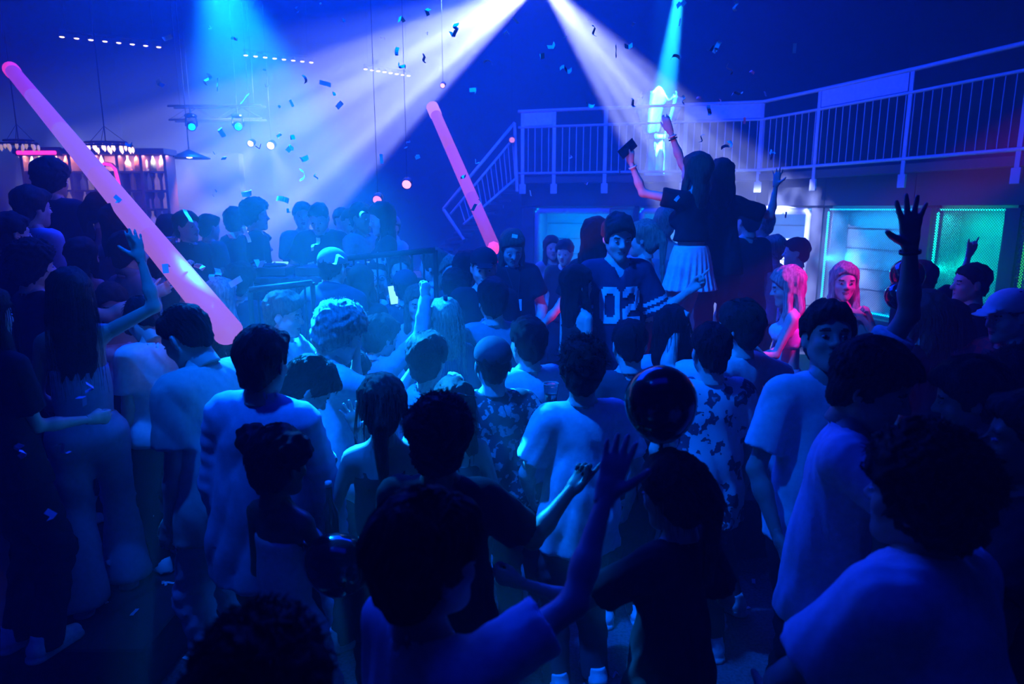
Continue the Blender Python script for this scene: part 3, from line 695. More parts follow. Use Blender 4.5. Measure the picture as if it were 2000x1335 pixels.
def hair_world(J, style, S, ph):
    """long styles hang from the head down the back"""
    k, hk, B, hc = J['k'], J['hk'], J['hB'], J['hc']; Bf = (B/hk).astype(f32); hcf = hc.astype(f32)
    L = S.get('hl', .30)*k; t, Ft, Rt = J['t'], J['Ft'], J['Rt']; R, F, U = B[:, 0], B[:, 1], B[:, 2]
    Lh = nrm(R-np.array((0, 0, 1))*R[2]); w = S.get('hw', 1.0)
    dn = nrm(-t*.6+np.array((0, 0, -.6))); Nrm = nrm(np.cross(Lh, dn)); 
    def fn(P):
        d = hair_local((P-hcf)@Bf, 'long', ph)*hk
        c0 = hc-F*.045*hk-U*.02*hk; c1 = J['nb']-Ft*(.072*k)+t*.02; c1 = c1*.6+(c0+dn*.13)*.4; c2 = c1+dn*L
        if style == 'long':
            e = p_flat(P, c0, c1, .074*w, .080*w, Nrm, .50); e = smin(e, p_flat(P, c1, c2, .080*w, .062*w, Nrm, .34), .03)
            for s in (-1, 1):
                a = hc+Lh*s*.066*hk+F*.0-U*.0; b = J['nb']+Lh*s*.088*k-t*.03*k+F*.035*k*(1 if S.get('front', 1) else -.6); e = smin(e, p_cone(P, a, b, .026, .030), .02); e = smin(e, p_cone(P, b, b+dn*L*.55, .028, .012), .02)
            q = (P-c0.astype(f32)); u = q@Lh.astype(f32); w_ = q[:, 2]
            e = e+.0045*np.sin(u*150+4*np.sin(w_*13+ph)+ph)+.0030*np.sin(u*330+3*np.sin(w_*22)); 
        elif style == 'pony':
            kn = hc-F*.095*hk+U*.03*hk; e = p_cone(P, kn, kn-F*.035-U*.01, .024, .026); a = kn-F*.05-U*.05
            e = smin(e, p_cone(P, kn-F*.035, a, .026, .032), .02); e = smin(e, p_cone(P, a, a+dn*L-F*.0, .032, .014), .02)
            q = (P-kn.astype(f32)); e = e+.004*np.sin((q@Lh.astype(f32))*170+3*np.sin(q[:, 2]*14+ph))
        elif style == 'bun':
            kn = hc-F*.085*hk+U*.075*hk; e = p_ell(P, kn, np.full(3, .042*w)); q = P-kn.astype(f32); e = e+.004*np.sin(q[:, 0]*120+ph)*np.sin(q[:, 2]*110)
        elif style == 'braids':
            e = p_flat(P, c0, c1, .078, .09, Nrm, .6); e = smin(e, p_flat(P, c1, c2, .09, .08, Nrm, .4), .03)
            q = (P-c0.astype(f32)); u = q@Lh.astype(f32); e = e+.008*np.abs(np.sin(u*190+2*np.sin(q[:, 2]*9)))+.003*np.sin(q[:, 2]*210)
        elif style == 'puffs':
            e = None
            for s in (-1, 1):
                kn = hc+R*s*.098*hk+U*.075*hk-F*.03; q = P-kn.astype(f32); x = p_ell(P, kn, np.full(3, .055*w))+.006*np.sin(q[:, 0]*110+ph)*np.sin(q[:, 2]*120)+.004*np.sin(q[:, 1]*130); e = x if e is None else np.minimum(e, x)
        return smin(d, e, .02)
    return fn
def strands(J, style, S, h_, seed, n):
    """loose locks over the cap so the outline is hair, not a shell: thin three-sided tapering tubes"""
    r = np.random.RandomState(seed); V = []; Q = []; k, hk, B, hc = J['k'], J['hk'], J['hB'], J['hc']; R, F, U = B[:, 0], B[:, 1], B[:, 2]
    for _ in range(n):
        th = r.uniform(-math.pi, math.pi); el = r.uniform(-.1, 1.45) if style != 'long' else r.uniform(.0, 1.5)
        bg = {'buzz': .003, 'fade': .007, 'short': .012, 'mid': .017, 'curly': .028, 'afro': .05, 'messy': .018}.get(style, .014); loc = np.array((math.cos(el)*math.sin(th)*(.0785+bg), math.cos(el)*math.cos(th)*(.101+bg)-.014, math.sin(el)*(.089+bg*.9)+.036+bg*.45))
        if loc[1] > .03 and loc[2] < .08 or (loc[2] < .02 and loc[1] > -.04 and style not in ('long', 'curly', 'afro')): continue
        p = hc+B@(loc*hk); nrmv = nrm(B@(loc-np.array((0, -.012, .03)))); pts = [p-nrmv*.006]
        if style in ('long', 'pony', 'braids'):
            d = nrm(nrm(-F*.4-U*.5)+nrmv*.15); seg = .05; m = 5 if style == 'pony' else int(4+S.get('hl', .3)*k/.06)
            if style == 'pony': m = 3
            for j in range(m):
                q = pts[-1]+d*seg; lc = (B.T@(q-hc))/hk; e = ((lc/np.array((.094, .118, .106)))**2).sum()
                if e < 1 and lc[2] > -.09: q = hc+B@(lc/math.sqrt(max(e, .2))*hk)
                pts.append(q); d = nrm(d*.5+np.array((0, 0, -.55))+r.normal(0, .05, 3))
        else:
            tang = nrm(-F*.5+U*.1-np.array((0, 0, .6))); tang = nrm(tang-nrmv*(tang@nrmv)); 
            if style in ('curly', 'messy', 'afro'): tang = nrm(tang*.3+r.normal(0, .8, 3)); 
            lift = {'curly': .7, 'messy': .5, 'afro': .9, 'fade': .35}.get(style, .26); d = nrm(tang+nrmv*lift); seg = {'short': .011, 'fade': .008, 'curly': .009, 'afro': .010}.get(style, .014)
            for j in range(3): pts.append(pts[-1]+d*seg); d = nrm(d-nrmv*.22+(r.normal(0, .55, 3) if style in ('curly', 'messy', 'afro') else 0))
        rr = r.uniform(.0012, .0024)*(1.5 if style in ('curly', 'afro') else 1); base = len(V); m = len(pts)
        for j, p in enumerate(pts):
            tt = nrm(pts[min(j+1, m-1)]-pts[max(j-1, 0)]); a = nrm(np.cross(tt, (.3, .5, .8))); b = np.cross(tt, a); q = rr*(1-.75*j/(m-1))
            for c in range(3): V.append(p+(a*math.cos(c*2.094)+b*math.sin(c*2.094))*q)
        for j in range(m-1):
            for c in range(3): Q.append((base+j*3+c, base+j*3+(c+1) % 3, base+(j+1)*3+(c+1) % 3, base+(j+1)*3+c))
    return (np.array(V, f32), np.array(Q), 0) if V else (np.zeros((0, 3)), np.zeros((0, 4), int), 0)
HCAP = {}
def hair_tpl(style, h, ph):
    key = (style, h, ph)
    if key not in HCAP: HCAP[key] = nets(lambda P: hair_local(P, style, ph), (-.15, -.18, -.13), (.15, .2, .2), h)
    return HCAP[key]
# ---------------------------------------------------------------- palette (albedo)
SKIN = {'fair': (.62, .43, .36), 'tan': (.46, .30, .23), 'brown': (.20, .115, .08), 'dark': (.07, .042, .03)}
HAIRC = {'black': (.010, .009, .010), 'brown': (.05, .032, .022), 'blond': (.42, .33, .22), 'lightbrown': (.15, .10, .07), 'platinum': (.62, .56, .46)}
for n_, c_ in SKIN.items(): mat('skin_'+n_, c_, .48, var=.06, bump=.08, scale=30)
for n_, c_ in HAIRC.items():
    m_ = mat('hair_'+n_, c_, .62, var=.45, bump=1.0, scale=9, spec=.22); nt_ = m_.node_tree
    mp_ = nt_.nodes.new('ShaderNodeMapping'); mp_.inputs['Scale'].default_value = (9, 9, 1.2); nt_.links.new(nt_.nodes['Texture Coordinate'].outputs['Object'], mp_.inputs[0])
    for q_ in nt_.nodes:
        if q_.type == 'TEX_NOISE': nt_.links.new(mp_.outputs[0], q_.inputs['Vector'])
    nt_.nodes['Bump'].inputs['Distance'].default_value = .012
M_EYE = mat('eye_white', (.42, .42, .42), .2, var=0, bump=0); M_LIP = mat('lips', (.35, .12, .12), .35, var=.05, bump=0); M_BROW = mat('brow', (.02, .015, .012), .6, bump=0)
CLOTH = {'white': (.80, .80, .80), 'offwhite': (.66, .64, .62), 'denim': (.10, .16, .30), 'lightdenim': (.30, .38, .52), 'black': (.014, .014, .018), 'navy': (.02, .03, .07), 'grey': (.22, .22, .24),
         'lightblue': (.36, .46, .66), 'beige': (.48, .40, .32), 'darkgrey': (.06, .06, .07), 'red': (.40, .05, .06), 'peach': (.78, .55, .48), 'brown': (.12, .08, .06), 'pink': (.7, .3, .4)}
def cloth(c):
    if c in ('floral', 'flowers', 'check', 'striped', 'darkfloral'): return pattern(c)
    return mat('cloth_'+c, CLOTH[c], .85, var=.08, bump=.35, scale=40, spec=.15)
def pattern(kind):
    if 'cloth_'+kind in MATS: return MATS['cloth_'+kind]
    m = bpy.data.materials.new('cloth_'+kind); m.use_nodes = True; nt = m.node_tree; b = nt.nodes['Principled BSDF']; b.inputs['Roughness'].default_value = .85
    tc = nt.nodes.new('ShaderNodeTexCoord'); cr = nt.nodes.new('ShaderNodeValToRGB'); cr.color_ramp.interpolation = 'CONSTANT'; e = cr.color_ramp.elements
    if kind in ('floral', 'darkfloral', 'flowers'):
        v = nt.nodes.new('ShaderNodeTexVoronoi'); v.inputs['Scale'].default_value = {'floral': 13, 'darkfloral': 22, 'flowers': 18}[kind]; nz = nt.nodes.new('ShaderNodeTexNoise'); nz.inputs['Scale'].default_value = 22
        mx = nt.nodes.new('ShaderNodeMixRGB'); mx.inputs[0].default_value = .10; nt.links.new(tc.outputs['Object'], mx.inputs[1]); nt.links.new(nz.outputs['Color'], mx.inputs[2]); nt.links.new(tc.outputs['Object'], nz.inputs[0])
        nt.links.new(mx.outputs[0], v.inputs[0]); nt.links.new(v.outputs['Distance'], cr.inputs[0])
        dk, lt = ((.04, .05, .08, 1), (.62, .62, .62, 1)); md = (.3, .3, .33, 1)
        if kind == 'darkfloral': dk, lt, md = (.4, .42, .4, 1), (.03, .035, .05, 1), (.6, .6, .55, 1)
        e[0].color = md; e[0].position = 0; e[1].color = dk; e[1].position = .12; x = e.new(.42); x.color = lt
    elif kind == 'check':
        ck = nt.nodes.new('ShaderNodeTexChecker'); ck.inputs['Scale'].default_value = 16; ck.inputs[1].default_value = (.42, .05, .07, 1); ck.inputs[2].default_value = (.10, .03, .05, 1)
        nt.links.new(tc.outputs['Object'], ck.inputs[0]); nt.links.new(ck.outputs[0], b.inputs['Base Color']); MATS['cloth_'+kind] = m; return m
    else:
        wv = nt.nodes.new('ShaderNodeTexWave'); wv.bands_direction = 'Z'; wv.inputs['Scale'].default_value = 9; nt.links.new(tc.outputs['Object'], wv.inputs[0]); nt.links.new(wv.outputs[1], cr.inputs[0])
        e[0].color = (.62, .64, .66, 1); e[1].color = (.03, .03, .06, 1); e[1].position = .5
    nt.links.new(cr.outputs[0], b.inputs['Base Color']); MATS['cloth_'+kind] = m; return m
# ---------------------------------------------------------------- a person
PEOPLE = []
def person(label, x, y, d, **S):
    """x, y: where the photograph shows the top of the head; d: distance along the floor"""
    seed = len(PEOPLE)*7+3; ph = (seed*1.37) % 6.28; fem = S.get('fem', False); z0 = S.get('z0', 0)
    if S.get('feet0'): z0 = S['feet0']
    S['z0'] = z0; tgt = np.array(at(x, y, d)); s = 1.72
    for _ in range(6):
        J = skeleton(S, s); s *= 1+(tgt[2]-J['top'][2])/(J['top'][2]-z0+1e-6)
    lim = S.get('lim', (1.50, 1.95))
    if not lim[0] <= s <= lim[1]: s = min(max(s, lim[0]), lim[1])
    J = skeleton(S, s); J = shift(J, np.array((tgt[0]-J['top'][0], tgt[1]-J['top'][1], 0)))
    foot = (J['anL']+J['anR'])/2; org = np.array((foot[0], foot[1], z0)); J = shift(J, -org)
    root = thing('person', label, 'person', org, 0, S.get('group')); PEOPLE.append((label, root, J, org)); k = J['k']
    res = S.get('res', .0125 if d < 3.35 else (.019 if d < 5 else .027)); det = d < 3.7; hres = .0065 if d < 3.35 else (.009 if d < 5 else .014)
    # extent
    pts = np.array([J[q] for q in ('pel', 'nb', 'hc', 'shL', 'shR', 'elL', 'elR', 'wrL', 'wrR', 'knL', 'knR', 'anL', 'anR')]); lo = pts.min(0)-.22; hi = pts.max(0)+.22; lo[2] = -.02
    kind = S.get('top', 'tee'); skin = MATS['skin_'+S.get('skin', 'fair')]; hm = MATS['hair_'+S.get('hair', 'brown')]
    chunks = []
    bf = body_fn(J, fem, S.get('bulk', 1.0))
    v, q = nets(bf, lo, hi, res*1.65); 
    chunks.append((v, q, 0))
    am = (.82 if fem else 1)*k*S.get('bulk', 1.0); ares = .0115 if d < 3.35 else (.0135 if d < 5.2 else .02)
    for sd in 'LR':
        sh, el, wr = J['sh'+sd], J['el'+sd], J['wr'+sd]
        def af(P):
            a = p_cone(P, sh, el, .0525*am, .0385*am); a = smin(a, p_cone(P, el, el+(wr-el)*.35, .0395*am, .0395*am), .02*k)
            return smin(a, p_cone(P, el+(wr-el)*.3, wr, .0405*am, .0255*am), .02*k)
        bb = np.array((sh, el, wr)); v, q = nets(af, bb.min(0)-.07, bb.max(0)+.07, ares); chunks.append((v, q, 0))
    for hv, hq, hmi in head_tpl(fem, hres):
        chunks.append(((hv*J['hk'])@J['hB'].T+J['hc'], hq, hmi))
    for sd, sg in (('R', 1), ('L', -1)):
        img = 'ar' if (J['R'][0]*sg > 0) else 'al'; spec = S.get(img, ()); pose = spec[2] if len(spec) > 2 else 'relax'
        pn = np.array(spec[3], float) if len(spec) > 3 else (-J['R']*sg*.8+J['F']*.2)
        fd = nrm(np.array(spec[4], float)) if len(spec) > 4 else J['fd'+sd]; pn = nrm(pn-fd*(pn@fd)); X = np.cross(pn, fd)
        hv, hq = hand_tpl(pose, .0058 if d < 3.3 else (.0085 if d < 5 else .013)); hv = hv.copy(); hq2 = hq
        if sg < 0: hv[:, 0] *= -1; hq2 = hq[:, ::-1]
        sc = k*(.93 if fem else 1.03); hand = (hv*sc)@np.stack([X, pn, fd], 1).T+J['wr'+sd]; chunks.append((hand, hq2, 0)); J['hd'+sd] = J['wr'+sd]+fd*.08*sc
    body = link_mesh('body', chunks, [skin, M_EYE, M_LIP, M_BROW], root)
    # clothes
    if kind != 'none':
        tf = top_fn(J, S, kind, ph); v, q = nets(tf, lo, hi, res); mi = 0; mats = [cloth(S.get('tc', 'black'))]
        if S.get('trim'):
            c = v[q].mean(1); mi = S['trim'](J, c, k).astype(int); mats += [cloth(m_) for m_ in S['trimc']]
        nm = {'tee': 't_shirt', 'jersey': 'jersey', 'polo': 'polo_shirt', 'shirt': 'shirt', 'flannel': 'shirt', 'hoodie': 'hooded_top', 'jacket': 'jacket', 'puff': 'blouse'}.get(kind, 'top')
        link_mesh(nm, [(v, q, mi)], mats, root); J['tf'] = tf
    bt = S.get('bot', 'jeans'); lo2 = lo.copy(); hi2 = hi.copy(); hi2[2] = J['pel'][2]+.28
    v, q = nets(bottom_fn(J, S, bt, ph), lo2, hi2, .0095 if bt == 'pleated' else res*1.55); link_mesh({'jeans': 'jeans', 'skirt': 'skirt', 'pleated': 'pleated_skirt', 'shorts': 'shorts'}.get(bt, 'trousers'), [(v, q, 0)], [cloth(S.get('bc', 'black'))], root)
    # shoes
    for sd in 'LR':
        an = J['an'+sd]; B = np.stack([J['R'], J['F'], np.array((0, 0, 1.))], 1).astype(f32)
        def sf(P):
            p = (P-np.array((an[0], an[1], 0), f32))@B; d_ = p_flat(p, (0, -.045*k, .05*k), (0, .13*k, .038*k), .046*k, .043*k, (0, 0, 1), .85)
            d_ = smin(d_, p_cone(p, (0, -.02*k, .06*k), (0, -.022*k, .115*k), .046*k, .044*k), .03); d_ = d_+.002*np.sin(p[:, 1]*190)*(p[:, 2] > .05); d_ = np.maximum(d_, p[:, 2]-.12*k)
            sole = np.maximum(p_flat(p, (0, -.05*k, .012), (0, .135*k, .012), .050*k, .047*k, (0, 0, 1), .9), np.abs(p[:, 2]-.014)-.014)
            return np.minimum(np.maximum(d_, .004-p[:, 2]), sole)
        hh = .011 if d < 3.7 else .024
        v, q = nets(sf, (an[0]-.22, an[1]-.22, -.02), (an[0]+.22, an[1]+.22, .16*k), hh); c = v[q].mean(1)
        link_mesh('shoe', [(v, q, (c[:, 2] < .03).astype(int))], [cloth(S.get('sc', 'white')), cloth('offwhite')], root)
    # hair
    st = S.get('hs', 'short')
    if st in ('long', 'pony', 'bun', 'braids', 'puffs'):
        a = np.minimum(J['hc'], J['nb'])-.32; b = np.maximum(J['hc'], J['nb'])+.30; a[2] = J['nb'][2]-.12-S.get('hl', .30)*k*1.25; hf = hair_world(J, st, S, ph)
        v, q = nets(hf, a, b, .009 if d < 3.35 else (.0125 if d < 5 else .018)); ch = [(v, q, 0)]
    elif st != 'bald':
        v, q = hair_tpl(st, .007 if d < 3.35 else (.010 if d < 5 else .015), round(ph, 0)); ch = [((v*J['hk'])@J['hB'].T+J['hc'], q, 0)]
    if st != 'bald':
        if d < 4.2 and st not in ('cap', 'beanie', 'bun'): ch.append(strands(J, st, S, 0, seed, (480 if st == 'long' else (900 if st in ('curly', 'messy') else 420)) if d < 3.35 else 160))
        if st in ('cap', 'beanie'):
            link_mesh('cap' if st == 'cap' else 'knit_hat', ch, [cloth(S.get('capc', 'black'))], root)
            v, q = hair_tpl('fade', .009, 0.0); ch = [((v*J['hk']*.95)@J['hB'].T+J['hc'], q, 0)]
        link_mesh('hair', ch, [hm], root)
    J['scale'] = s; return root, J, org
def band(root, J, sd, frac, r, m, name='wristband', wdt=.012):
    """a ring round the forearm, frac from elbow to wrist"""
    el, wr = J['el'+sd], J['wr'+sd]; ax = Vector(nrm(wr-el)); c = Vector(el+(wr-el)*frac); R = ax.to_track_quat('Z', 'Y').to_matrix()
    mb = MB(); n = 20; prof = [(r, -wdt/2), (r+.004, -wdt/2), (r+.004, wdt/2), (r, wdt/2)]; vs = []
    for (a, z) in prof:
        for j in range(n): vs.append(c+R@Vector((a*math.cos(2*math.pi*j/n), a*math.sin(2*math.pi*j/n), z)))
    fs = [(i*n+j, i*n+(j+1) % n, ((i+1) % 4)*n+(j+1) % n, ((i+1) % 4)*n+j) for i in range(4) for j in range(n)]
    mb.add(vs, fs); return mb.build(name, m, root, True)
def side_of(J, img):
    return 'R' if ((J['R'][0] > 0) == (img == 'ar')) else 'L'
# ================================================================== the cast, nearest rows last
UP = (0, 0, 1)
STAGES = [(-7.5, -2.9, 4.4, 5.4, .60), (-8.6, -2.5, 5.4, 12.2, .72), (-2.45, -.05, 5.5, 9.8, .66), (-.04, 4.4, 4.25, 8.4, .42), (1.0, 3.0, 4.75, 6.2, 1.0)]
SPOTS = []
def tier(w_):
    z = .22 if w_.y > 4.75 else 0.0
    if w_.x < -1.75 and 2.9 < w_.y < 4.75: z = .27
    for a, b, c, e, h in STAGES:
        if a < w_.x < b and c < w_.y < e: z = max(z, h)
    return z
def P_(label, x, y, d, **S):
    """distance from the size of the head; the standing height is that of the riser underfoot"""
    d *= 1.0 if d < 1.5 else (1.14 if d < 3.9 else 1.07)
    S.setdefault('bulk', .92 if S.get('fem') else .95)
    if not S.get('fixz'):
        lo, hi = (1.56, 1.80) if S.get('fem') else (1.60, 1.90)
        best = None
        for i in ([0] if S.get('lock') else range(-9, 11)):
            q = 1+i*.022; w_ = at(x, y, d*q); z = tier(w_); lx, ly = S.get('lean', (0, 0)); drop = .02+.45*(lx*lx+ly*ly)+abs(S.get('hp', 0))*.0012; s = w_.z-z+drop
            c = 8*max(0, lo-s, s-hi)+abs(q-1)*.9+sum(4*max(0, .36-math.hypot(w_.x-hx, w_.y-hy)) for hx, hy in SPOTS)
            if best is None or c < best[0]: best = (c, q)
        d *= best[1]; S['z0'] = tier(at(x, y, d))
    w_ = at(x, y, d); SPOTS.append((w_.x, w_.y))
    return person(label, x, y, d, **S)
# ---- the dance floor, foreground
blue_shirt = P_('tall man from behind in pale blue long-sleeved shirt, sides hanging loose', 512, 642, 2.35, bulk=1.06, top='shirt', tc='lightblue', bc='black', hs='short', hair='black', f=10, hp=5, lean=(.09, 0), hem=-.36, loose=1.15, bot='slim',
   al=((-.22, .05, -1), (.12, .2, -1)), ar=((.25, .1, -1), (.0, .35, -1)), fold=.011)
girl_left = P_('woman with waist-long brown hair and pale off-shoulder denim top raising her arm', 132, 528, 2.95, fem=True, top='corset', tc='lightdenim', bot='flare', bc='lightdenim', hs='long', hl=.46, hw=1.15, hair='brown', f=-28, hem=-.20,
   ar=((.80, .05, .42), (-.22, .05, 1), 'open', (-.6, .5, .2)), al=((-.3, .1, -1), (.3, .5, -.6)), step=.10, skin='tan')
P_('dark-haired woman in black at the extreme left edge', -40, 560, 2.3, fem=True, top='tee', tc='black', bc='black', hs='long', hl=.40, hair='brown', f=20, ar=((.1, .2, -1), (.3, .6, -.1), 'grip'))
bun_girl = P_('woman from behind with two curly hair puffs, bare shoulders and white ribbed tube top', 548, 838, 2.0, fem=True, top='tube', tc='white', hem=-.10, bot='jeans', bc='white', hs='puffs', hw=1.1, hair='black', skin='brown', f=30, hp=6, bulk=.84,
   ar=((.25, .25, -1), (.55, .75, .15), 'grip'), al=((-.1, .15, -1), (.25, .5, -.7)), waist=.10)
tee_man = P_('man from behind in oversized white t-shirt and dark ripped jeans, centre of the floor', 1140, 668, 2.65, bulk=.9, top='tee', tc='white', bot='jeans', bc='darkgrey', hs='messy', hair='brown', f=-12, hp=4, hy=22, loose=1.0, hem=-.36, fold=.013,
   al=((-.35, .1, -1), (.1, .6, -.7)), ar=((.42, .05, -.9), (-.1, .4, -.9)), sc='white')
P_('person with a big dark curly head directly behind the woman in sunglasses', 858, 790, 1.95, top='tee', tc='black', bc='black', hs='curly', hair='black', skin='brown', f=5, ar=((.5, .3, -.6), (.75, .55, .75), 'point', (-.3, -.6, .3)))
P_('blurred dark-haired woman at the bottom, white top, arm stretched out past the t-shirt man', 832, 978, 1.30, fem=True, top='tee', tc='white', bc='black', hs='mid', hair='black', f=50, lean=(.16, -.02), loose=.8, hw=1.2, ar=((.62, .35, .25), (.32, .55, .72), 'open', (0, -1, .2)))
P_('blurred dark curly head at the bottom edge nearest the camera', 505, 1238, 1.0, top='tee', tc='black', bc='black', hs='curly', hair='black', skin='brown', f=-5, lim=(1.4, 2))
P_('big man at the bottom right corner from behind in white shirt leaning forward', 1812, 862, 1.48, top='tee', tc='white', bc='black', hs='curly', hair='black', f=-35, lean=(-.1, .3), bulk=1.1, loose=1.4, al=((-.45, .3, -.8), (.1, .6, -.6), 'relax'), skin='tan', lim=(1.5, 2))
P_('man in dark clothes reaching his arm across the white-shirted back at right edge', 2030, 770, 1.6, top='tee', tc='black', bc='black', hs='short', hair='black', f=-60, al=((-.6, -.5, -.5), (-.8, -.25, -.1), 'flat', (0, 0, -1)), skin='brown')
lean_man = P_('man in white t-shirt and chain bending his arm round his neighbour, facing right', 1742, 682, 1.88, lock=1, bulk=.88, top='tee', tc='white', bc='black', hs='mid', hair='brown', f=120, hy=10, hp=18, lean=(.12, 0), loose=1.1, al=((.5, -.5, -.35), (1, -.1, .12), 'relax'), skin='tan')
face_man = P_('man looking up at the camera with a raised spread hand, white crew-neck t-shirt', 1620, 588, 2.45, lock=1, bulk=.86, f=176, hp=-14, hy=14, top='tee', tc='white', bc='black', hair='brown', skin='tan', hs='short', ar=((.30, -.25, .85), (-.16, -.12, 1), 'spread', (0, -1, 0)), al=((-.3, -.05, -1), (.2, -.4, -.8)), loose=1.1)
P_('man in a white flower-print shirt from behind, short black hair', 1390, 632, 2.85, top='tee', tc='floral', bc='black', hs='fade', hair='black', f=-6, hem=-.36, loose=1.25, al=((-.25, .1, -1), (.1, .3, -1)), ar=((.3, .1, -1), (0, .3, -1)))
P_('man in torn pale tank top holding both hands over his face', 1446, 592, 3.15, top='tee', tc='offwhite', bc='darkgrey', hs='mid', hair='brown', f=-40, ar=((.75, .25, -.35), (-.95, .1, .75), 'grip', (-.3, .6, .4)), al=((-.5, .4, -.1), (.3, .4, .9), 'grip'))
P_('woman in black under the black balloon holding its neck', 1305, 888, 1.78, fem=True, top='tee', tc='black', bc='black', hs='pony', hl=.3, hair='brown', f=-40, hp=10, ar=((.45, .15, -.9), (-.35, .35, .75), 'fist'), al=((-.6, .2, -.5), (-.8, .3, .1), 'grip'), skin='tan')
pony = P_('woman with long brown ponytail in black strap top, pointing left', 745, 735, 2.3, fem=True, top='strap', tc='black', bc='black', hs='pony', hl=.34, hair='lightbrown', f=-8, hw=1, al=((-.35, .1, -.9), (-.45, .6, .35), 'point', (.3, .5, -1)), ar=((.2, .1, -1), (.1, .5, -.8)))
P_('man bowing his dark head in a striped t-shirt beside the pale blue shirt', 640, 716, 2.62, top='tee', tc='striped', bc='lightblue', hs='mid', hair='black', f=60, hp=45, lean=(.12, .12), ar=((.5, .3, -.8), (.55, .1, -.55), 'flat', (0, 0, 1)), al=((-.3, .3, -.6), (.2, -.1, 1), 'relax'))
sun_girl = P_('woman facing the camera with sunglasses pushed up on her dark hair', 884, 748, 2.5, fem=True, top='strap', tc='black', bc='black', hs='long', hl=.2, hair='brown', f=180, hp=8, al=((-.55, -.2, -.2), (-.25, -.1, .9), 'spread', (0, -1, 0)), ar=((.3, -.1, -1), (-.3, -.5, -.3)))
P_('dark-haired woman bringing both hands up to her hair, white top', 835, 655, 3.0, fem=True, top='tee', tc='white', bc='black', hs='mid', hair='black', f=20, al=((-.7, .1, .1), (.1, -.1, 1), 'spread', (.6, -.6, 0)), ar=((.4, .3, -.5), (-.4, .2, .8), 'relax'))
P_('man in dark leaf-print shirt and knitted cap', 962, 660, 2.95, top='tee', tc='darkfloral', bc='black', hs='beanie', capc='darkgrey', hair='brown', f=-10, ar=((.6, .1, -.8), (.1, .3, -.8)))
P_('man in pale cream t-shirt with his shoulder lit, right of the leaf-print shirt', 1030, 622, 3.05, top='tee', tc='white', bc='black', hs='short', hair='black', f=-30, ar=((.25, .1, -1), (0, .3, -1)))
curly = P_('man with bright curly bleached hair leaning right in white t-shirt and hood', 680, 604, 3.05, top='tee', tc='white', bc='black', hs='curly', hair='platinum', f=55, hp=22, lean=(.1, .05), hw=1.2, ar=((.6, .4, -.4), (.5, .2, .8), 'open'))
P_('person in dark draped hooded top behind the bowed head', 700, 690, 2.8, top='hoodie', tc='darkgrey', bc='black', hs='short', hair='black', f=30, hp=30, lean=(.05, .1))
P_('young man in profile facing right, white t-shirt, tousled hair', 560, 575, 3.75, top='tee', tc='white', bc='black', hs='messy', hair='lightbrown', f=95, hp=8, ar=((.6, .1, -.7), (.9, .1, -.05), 'flat', (0, 0, 1)))
P_('short woman with cyan-lit brown hair turned right behind the pale blue shirt', 407, 716, 3.0, fem=True, top='tee', tc='darkgrey', bc='black', hs='long', hl=.22, hair='lightbrown', f=70, hp=12)
P_('woman in pale top looking right between the light stick and the tall man', 447, 636, 3.2, fem=True, top='tee', tc='lightblue', bc='black', hs='long', hl=.18, hair='brown', f=55, hp=8)
P_('man in oversized cream t-shirt with coloured sleeve hem bending forward', 335, 606, 2.95, top='tee', tc='peach', bc='lightdenim', hs='fade', hair='black', f=-70, hp=30, lean=(-.12, .06), loose=1.5, hem=-.34, fold=.010, ar=((.3, .1, -.9), (-.2, -.2, -.8)))
P_('woman with long pink-lit hair seen from behind at right', 1802, 570, 2.75, fem=True, top='tee', tc='black', bc='black', hs='long', hl=.36, hw=1.2, hair='lightbrown', f=-30, hp=6)
P_('man with shaved temples in a dark t-shirt facing left before the green panel', 1900, 516, 3.7, top='tee', tc='black', bc='black', hs='fade', hair='black', f=-80, bulk=1.05)
P_('dark-haired woman between the balloons and the shaved-temple man', 1852, 588, 3.4, fem=True, top='strap', tc='black', bc='black', hs='long', hl=.2, hair='black', f=-10)
P_('person in pale peaked cap and red checked shirt at the right edge', 1968, 568, 2.9, top='flannel', tc='check', bc='black', hs='cap', capc='offwhite', hair='black', f=-95, hp=10, al=((-.75, .2, -.55), (.3, -.3, -.35), 'relax'))
P_('person with pink-lit brown hair bowing at lower right edge', 1880, 708, 2.15, top='tee', tc='black', bc='black', hs='mid', hair='brown', f=-60, hp=15, lim=(1.4, 1.95))
P_('black-clad man at the right edge beside the bowing person', 1990, 690, 2.05, top='tee', tc='black', bc='black', hs='messy', hair='black', f=-80, lim=(1.4, 2.0))
P_('dancer lifting one hand with two fingers out before the turquoise panel', 1800, 512, 4.2, fem=True, top='tee', tc='black', bc='black', hs='bun', hair='black', f=-10, ar=((.5, .1, .3), (.15, 0, 1), 'rock', (0, -1, 0)))
